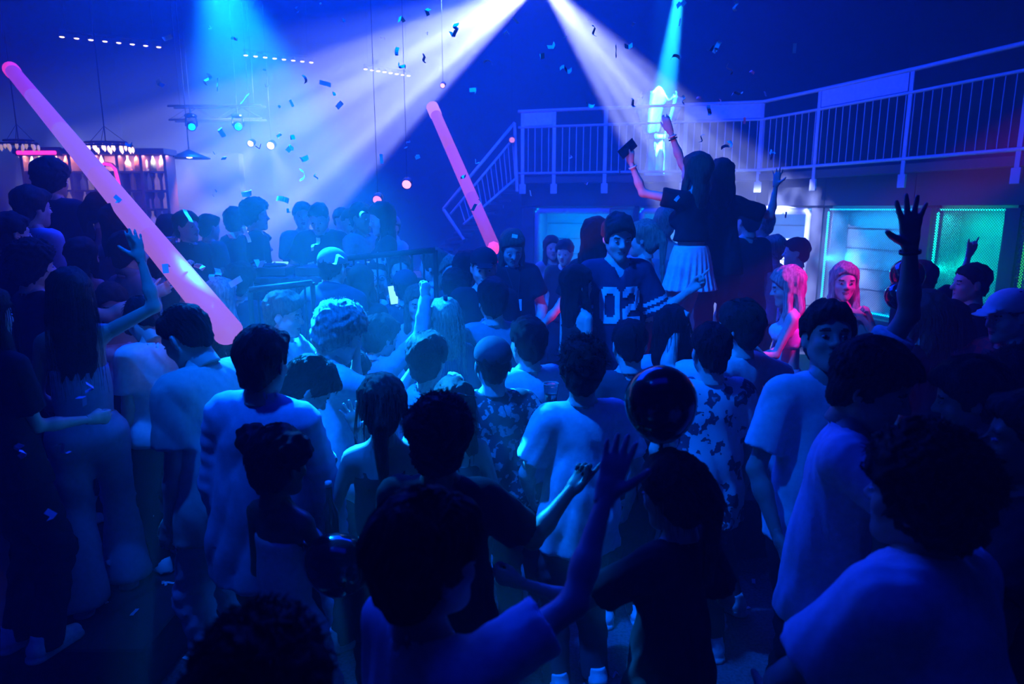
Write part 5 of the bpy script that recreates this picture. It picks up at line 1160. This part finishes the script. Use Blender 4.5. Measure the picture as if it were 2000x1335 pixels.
# three hanging bars of eight small warm lamps
for lab, xs, ys in (('left hanging bar with eight small warm lamps', (121, 310), (72, 92)), ('middle hanging bar with eight small warm lamps', (480, 608), (108, 122)), ('right hanging bar with eight small warm lamps', (714, 798), (135, 148))):
    a, b = at_z(xs[0], ys[0], 5.2), at_z(xs[1], ys[1], 5.2); o = thing('lamp_bar', lab, 'lamp bar', a); t = b-a
    MB().tube([Vector((0, 0, .09))-t*.03, t*1.03+Vector((0, 0, .09))], .03, 8).build('rail', M_BLACK, o, True)
    for q in (.05, .95): MB().tube([t*q+Vector((0, 0, .1)), t*q+Vector((0, 0, CEIL+.30-5.2))], .006, 5).build('hanging_cable', M_ALU, o)
    for j in range(8):
        c = t*(j/7); MB().lathe([(.02, .08), (.045, .05), (.052, .0), (.045, .0)], 14, c).build('lamp_housing', M_BLACK, o, True)
        MB().lathe([(.001, -.012), (.03, -.008), (.044, .004), (.001, .006)], 14, c).build('bulb', mat('warm_bulb', (0, 0, 0), emit=(1, .72, .55), strength=5, bump=0, var=0), o, True)
# ================================================================== the bar at the left
BD = 10.3
def bp(px, py, d=BD): return at(px, py, d)
b0, b1 = bp(40, 300), bp(334, 452); W_, H_ = b1.x-b0.x, b0.z-b1.z
o = thing('bar_shelf_unit', 'tall bar shelf unit with warm lit bottles behind the guests at left', 'shelf', (b0.x, BD, b1.z)); M_WOOD = mat('dark_bar_wood', (.08, .05, .04), .5)
MB().box((W_/2, .28, H_/2-.5), (W_, .03, H_+1.0)).build('back_panel', mat('bar_back', (.30, .22, .25), .6, var=.2, scale=4), o)
for j in range(7): MB().box((W_*j/6, .14, H_/2-.5), (.04, .28, H_+1.0)).build('upright', M_WOOD, o)
for j in range(4): MB().box((W_/2, .14, H_*(.05+.24*j)), (W_, .26, .025)).build('shelf', M_WOOD, o)
MB().box((W_/2, .10, H_+.03), (W_+.1, .4, .08)).build('cornice', M_WOOD, o)
for j in range(6): area('shelf_lamp', (b0.x+W_*(j+.5)/6, BD+.05, b1.z+H_*.98), (b0.x+W_*(j+.5)/6, BD+.2, b1.z), (1, .42, .42), 12, .5, .05)
rr = random.Random(3); cols = [(.7, .45, .25), (.55, .6, .5), (.8, .75, .6), (.35, .12, .06), (.15, .35, .2), (.75, .6, .7)]
BOT = []
for v in range(4):
    h = (.26, .30, .23, .28)[v]; r = (.036, .034, .042, .03)[v]; BOT.append([(.001, 0), (r, 0), (r, h*.55), (r*.38, h*.74), (r*.36, h*.95), (r*.45, h*.96), (r*.45, h), (.001, h)])
bmesh_ = {}
for lv in range(4):
    z = H_*(.05+.24*lv)+.0125; x = .07
    while x < W_-.06:
        if abs((x/(W_/6)) % 1-.0) > .05 and rr.random() < .86:
            v = rr.randrange(4); ci = rr.randrange(6)
            if (v, ci) not in bmesh_:
                q = MB().lathe(BOT[v], 12).build('bar_bottle', mat('bottle_glass_glow_%d' % ci, cols[ci], .12, emit=(1, .62, .45), strength=.16 if ci in (0, 2, 5) else .03, bump=0, spec=.8), None, True); bmesh_[(v, ci)] = q.data  # warm shelf light put into the glass as faint emission
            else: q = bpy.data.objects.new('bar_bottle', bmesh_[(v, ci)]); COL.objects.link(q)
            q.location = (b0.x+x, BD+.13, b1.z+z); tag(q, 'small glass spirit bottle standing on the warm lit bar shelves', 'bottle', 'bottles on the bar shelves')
        x += rr.uniform(.10, .14)
# counter
c0, c1 = bp(-40, 440, 9.3), bp(330, 440, 9.3); o = thing('bar_counter', 'long dark bar counter behind the guests at left', 'counter', (c0.x, 9.3, .72))
MB().box(((c1.x-c0.x)/2, .3, .52), (c1.x-c0.x, .5, 1.04), None, .01).build('front', M_WOOD, o); MB().box(((c1.x-c0.x)/2, .28, 1.07), (c1.x-c0.x+.06, .64, .05), None, .01).build('worktop', M_BLACK, o)
# neon and ribbed pink lit wall
M_NEON = mat('pink_neon', (0, 0, 0), emit=(1, .03, .35), strength=2.2, bump=0, var=0)
o = thing('neon_strip', 'pink neon strip along the top of the bar', 'neon light', bp(34, 298, 10.1)); L = bp(108, 298, 10.1).x-o.location.x
MB().tube([(0, 0, 0), (L, 0, 0)], .028, 10).build('tube', M_NEON, o, True); MB().box((L/2, .05, .02), (L+.1, .05, .12)).build('backing', M_BLACK, o)
o = thing('neon_arch', 'pink neon arch at the bar beside the light stick', 'neon light', bp(218, 400, 10.05)); sc = .0076
ap = [(-12, 72), (-6, 76), (6, 74), (14, 66), (18, 40), (20, 10), (16, -6)]
MB().tube([(x*sc, 0, z*sc) for x, z in ap], .022, 8).build('tube', M_NEON, o, True); MB().tube([(x*sc, .04, z*sc) for x, z in ap], .03, 6).build('backing', M_BLACK, o)
o = thing('yellow_sign', 'small yellow glowing wedge sign at the bar', 'sign', bp(168, 410, 9.6)); MB().add([(-.05, 0, .11), (.02, 0, .11), (.13, 0, -.11), (.0, 0, -.11), (-.05, .04, .11), (.02, .04, .11), (.13, .04, -.11), (.0, .04, -.11)], [(0, 3, 2, 1), (4, 5, 6, 7), (0, 1, 5, 4), (1, 2, 6, 5), (2, 3, 7, 6), (3, 0, 4, 7)]).build('panel', mat('yellow_sign_light', (0, 0, 0), emit=(1, .45, .02), strength=1.6, bump=0), o); MB().box((.03, .05, 0), (.04, .04, .3)).build('stem', M_BLACK, o)
for lab, px, py, rx, n, st in (('oval crystal chandelier with warm beads above the bar right of the stick', 208, 292, .34, 26, 2.4), ('dimmer oval chandelier above the far left of the bar', 38, 288, .24, 18, .5)):
    c = bp(px, py, 9.4); o = thing('chandelier', lab, 'chandelier', c); M_ = mat('bead_%.1f' % st, (.3, .25, .2), emit=(1, .62, .42), strength=st, bump=0)
    for rr_, zz in ((1, .05), (.8, .09)): MB().tube([(rx*rr_*math.cos(a), rx*.5*rr_*math.sin(a), zz) for a in np.linspace(0, 2*math.pi, 25)], .012, 6, False).build('ring', M_ALU, o, True)
    bd = MB().lathe([(.001, -.05), (.018, -.02), (.016, .02), (.001, .04)], 8).build('bead', M_, o, True)
    for j in range(n):
        q = bd if j == 0 else bpy.data.objects.new('bead', bd.data)
        if j: COL.objects.link(q); q.parent = o
        a = 2*math.pi*j/n; f = 1 if j % 2 else .75; q.location = (rx*f*math.cos(a), rx*.5*f*math.sin(a), .0 if j % 2 else .03)
    MB().tube([(0, 0, .09), (0, 0, CEIL+.30-c.z)], .008, 6).build('rod', M_ALU, o)
    for j in range(3): a = 2*math.pi*j/3; MB().tube([(0, 0, .3), (rx*.8*math.cos(a), rx*.4*math.sin(a), .09)], .004, 4).build('wire', M_ALU, o)
o = thing('pendant_lamp', 'wide pendant lamp glowing warm down on the pale wall', 'lamp', at(370, 308, 10.8)); MB().lathe([(.02, .12), (.10, .08), (.30, .0), (.30, -.01), (.09, .06)], 24).build('shade', M_BLACK, o, True); MB().lathe([(.001, -.01), (.04, .0), (.05, .03), (.001, .05)], 12).build('bulb', mat('warm_bulb', (0, 0, 0)), o, True); MB().tube([(0, 0, .12), (0, 0, CEIL+.30-o.location.z)], .008, 6).build('rod', M_ALU, o)
# ================================================================== disc jockey's desk
o = thing('dj_desk', 'dark disc jockey desk with cloth front on the stage', 'desk', (at(640, 500, 5.6).x, 5.42, .66)); hz_ = 1.10; wd = 1.75
MB().box((0, .32, hz_), (wd, .62, .05), None, .008).build('table_top', M_BLACK, o); MB().box((0, .02, hz_/2), (wd, .03, hz_-.05)).build('front_cloth', mat('black_stage_cloth', (.02, .02, .03), .9), o)
for sx in (-1, 1):
    for sy in (.06, .58): MB().box((sx*(wd/2-.05), sy, hz_/2), (.04, .04, hz_)).build('leg', M_ALU, o)
tx = o.location.x; tz = .66+hz_+.025
def gear(name, lab, x, w_, knobs, plat):
    g = thing(name, lab, name.split('_')[-1], (tx+x, 5.74, tz)); MB().box((0, 0, .035), (w_, .40, .07), None, .006).build('case', M_BLACK, g)
    if plat: MB().lathe([(.001, .07), (.135, .07), (.14, .078), (.13, .086), (.001, .086)], 28, (-.02, -.03, 0)).build('jog_wheel', M_ALU, g, True)
    for j in range(knobs): MB().lathe([(.001, .07), (.011, .07), (.009, .09), (.001, .09)], 10, (-w_/2+.05+(j % 4)*(w_-.1)/3, .16-.06*(j//4), 0)).build('knob', M_BAND, g, True)
    MB().box((0, .17, .075), (w_*.4, .05, .012), Matrix.Rotation(.4, 3, 'X')).build('display', mat('deck_display', (0, 0, 0), emit=(.2, .7, 1), strength=1.2, bump=0), g)
gear('left_deck', 'left player deck with jog wheel on the desk', -.50, .34, 2, True); gear('mixer', 'mixer with rows of knobs between the two decks', -.10, .32, 12, False); gear('right_deck', 'right player deck with jog wheel on the desk', .30, .34, 2, True)
for lab, x0, x1, y0, y1, d in (('short dark steel rail in front of the desk', 668, 850, 505, 488, 5.15), ('dark sloping barrier rail at the left of the stage', 488, 610, 566, 552, 4.6)):
    a, b = at(x0, y0, d), at(x1, y1, d); o = thing('barrier', lab, 'barrier', (a.x, a.y, .22)); t = b-a; zt = a.z-.22; M_ = M_ALU
    MB().tube([(0, 0, zt), (t.x, t.y, zt+t.z)], .022, 8).build('top_rail', M_, o, True); MB().tube([(0, 0, zt-.75), (t.x, t.y, zt+t.z-.75)], .018, 8).build('bottom_rail', M_, o, True)
    for j in range(9): q = j/8; MB().tube([(t.x*q, t.y*q, 0 if j in (0, 8) else zt-.75), (t.x*q, t.y*q, zt+t.z*q)], .018 if j in (0, 8) else .008, 6).build('post' if j in (0, 8) else 'bar', M_, o)
# ================================================================== confetti
def strip_mesh(kind):
    v = []; f = []; n = 6
    for i in range(n+1):
        t = i/n-.5
        if kind == 0: p = (t*.055, 0, .0015*math.sin(i))
        elif kind == 1: p = (math.sin(t*2.6)*.022, 0, (1-math.cos(t*2.6))*.022)
        elif kind == 2: p = (t*.05, .006*math.sin(t*6), .010*math.sin(t*7))
        else: p = (abs(t)*.05*(1 if t > 0 else .9), 0, t*.035)
        tw = .5*t if kind in (1, 2) else 0
        for s in (-1, 1): v.append((p[0], p[1]+s*.0095*math.cos(tw), p[2]+s*.0095*math.sin(tw)))
    for i in range(n): f.append((2*i, 2*i+1, 2*i+3, 2*i+2))
    me = bpy.data.meshes.new('confetti'); n0 = len(v); off_ = .0006; v2 = [(x, y, z+off_) for x, y, z in v]
    f2 = f+[tuple(q+n0 for q in reversed(a)) for a in f]+[(0, n0, n0+1, 1), (n0-2, n0-1, 2*n0-1, 2*n0-2)]+[(2*i, 2*i+2, n0+2*i+2, n0+2*i) for i in range(n)]+[(2*i+1, n0+2*i+1, n0+2*i+3, 2*i+3) for i in range(n)]
    me.from_pydata(v+v2, [], f2); return me
CM = [mat('confetti_white', (.85, .85, .85), .5, bump=0, var=0), mat('confetti_pink', (.8, .4, .5), .5, bump=0, var=0), mat('confetti_blue', (.25, .6, .8), .5, bump=0, var=0)]
CONF = {}
for kk in range(4):
    for c in range(3): m = strip_mesh(kk); m.materials.append(CM[c]); CONF[(kk, c)] = m
rc = random.Random(5)
def confetti(p, lab, grp, flat=False, c=None, kk=None, s=1.0):
    o = bpy.data.objects.new('confetti_strip', CONF[(rc.randrange(4) if kk is None else kk, rc.choice((0, 0, 0, 1, 2)) if c is None else c)]); COL.objects.link(o)
    o.location = p; o.rotation_euler = (rc.uniform(-.15, .15), rc.uniform(-.15, .15), rc.uniform(0, 6.28)) if flat else (rc.uniform(0, 6.28), rc.uniform(0, 6.28), rc.uniform(0, 6.28)); o.scale = (s, s, s)
    tag(o, lab, 'confetti', grp)
CNAME = ('pale', 'pinkish', 'bluish')
def area_of(x, y):
    if y > 430: return 'low among the heads of the crowd'
    if x < 560: return 'in the hazy air over the bar and stage'
    if x < 1050: return 'in front of the broad left-hand beam'
    return 'before the balcony and the right-hand beams'
AIR = [(405, 155, 3.6), (425, 165, 3.6), (478, 193, 3.4), (430, 255, 3.8), (255, 285, 4), (325, 75, 4.2), (310, 163, 4), (487, 378, 4.2), (552, 388, 4), (590, 312, 3.6), (570, 285, 3.6), (595, 342, 3.6), (482, 458, 3.2), (452, 460, 3.4), (322, 515, 3), (367, 421, 3.4), (236, 393, 3), (345, 640, 3.1), (460, 550, 2.9), (420, 536, 2.7), (508, 522, 2.9), (657, 507, 3), (616, 477, 3.4), (390, 520, 3.3),
 (785, 130, 3.4), (885, 50, 3.2), (885, 72, 3.2), (832, 17, 3.5), (782, 32, 3.4), (775, 98, 3.8), (828, 114, 3.9), (955, 118, 3.4), (930, 175, 3.4), (1080, 92, 3.4), (1105, 135, 3.2), (1160, 60, 3.4), (1203, 100, 3.2), (1228, 92, 3.4), (1318, 108, 3.2), (1330, 8, 3.2), (1400, 92, 3.2), (1425, 135, 3.4), (1440, 182, 3.4), (1152, 207, 3.8), (1060, 115, 3.4), (1385, 215, 3.8), (1430, 278, 3.8), (1415, 285, 3.8), (1320, 390, 4), (820, 305, 4), (745, 310, 4.2), (663, 205, 4.2), (635, 163, 4.2), (905, 345, 4), (1236, 200, 3.4), (1370, 270, 4),
 (183, 757, 2.3), (40, 880, 2.0), (122, 876, 2.0), (108, 1007, 1.9), (165, 775, 2.2), (1335, 195, 4), (1105, 65, 4), (705, 415, 4), (1000, 460, 3.8), (870, 585, 3), (740, 1010, 2.2)]
def air(x, y, d, c=None, sc=1.0):
    c = rc.choice((0, 0, 0, 1, 2)) if c is None else c; w_ = area_of(x, y)
    confetti(at(x, y, d), '%s paper confetti strip falling %s' % (CNAME[c], w_), '%s confetti %s' % (CNAME[c], w_), c=c, s=sc)
for x, y, d in AIR:
    if 300 < x < 700 and y < 600: air(x, y, max(3.5, 6.1-.0042*y), 0, 1.75)
    else: air(x, y, d*1.12, 0 if y > 330 else None, 1.15)
for _ in range(48): air(rc.uniform(380, 1560), rc.uniform(5, 420), rc.uniform(3.5, 7.5))
for _ in range(240):
    x, y = rc.uniform(-2.3, 2.0), rc.uniform(1.15, 4.0); c = 0 if rc.random() < .8 else 2
    z = .272 if (x < -1.75 and y > 2.9) else .004; w_ = 'left part' if x < -.7 else ('middle' if x < .5 else 'right part')
    confetti((x, y, z+.003), '%s paper confetti strip lying on the %s of the dark dance floor' % (CNAME[c], w_), '%s confetti on the %s of the floor' % (CNAME[c], w_), True, c, 0 if rc.random() < .6 else 2, rc.uniform(.8, 1.15))
# the cloth swung by the performer on the balcony
root, J, org = balc; c_ = mat('pale_cape_cloth', (.6, .8, .85), .8, bump=0); n, m = 26, 16; V = []; F = []
p0 = at(1244, 170, 12.55); wx, wz = at(1334, 170, 12.55).x-p0.x, p0.z-at(1244, 262, 12.55).z
for i in range(n+1):
    for j in range(m+1):
        u, v = i/n, j/m; top = .16*math.sin(u*9+1)+.10*math.sin(u*21); x = p0.x+wx*(u-.5)*(1-.35*v)+wx*.5; z = p0.z-wz*v-(1-v)*wz*(.10+top*.7+.5*abs(u-.5)**2)
        V.append(Vector((x, p0.y+.06*math.sin(u*17+v*4)+.10*(1-v)*math.sin(u*5), z))-Vector(org))
for i in range(n):
    for j in range(m): a_ = i*(m+1)+j; F.append((a_, a_+1, a_+m+2, a_+m+1))
me = bpy.data.meshes.new('cape'); me.from_pydata([tuple(v) for v in V], [], F); me.materials.append(c_); me.polygons.foreach_set('use_smooth', [True]*len(F))
cp_ = bpy.data.objects.new('cape', me); COL.objects.link(cp_); cp_.parent = root; md = cp_.modifiers.new('t', 'SOLIDIFY'); md.thickness = .004
# ------------------------------------------------------------------ the haze fills the room
hz = MB().box((0, 7.15, 3.9), (18.7, 20, 7.7)).build('haze', haze_mat(), kind='stuff', label='thin theatrical haze filling the whole club room', category='haze')
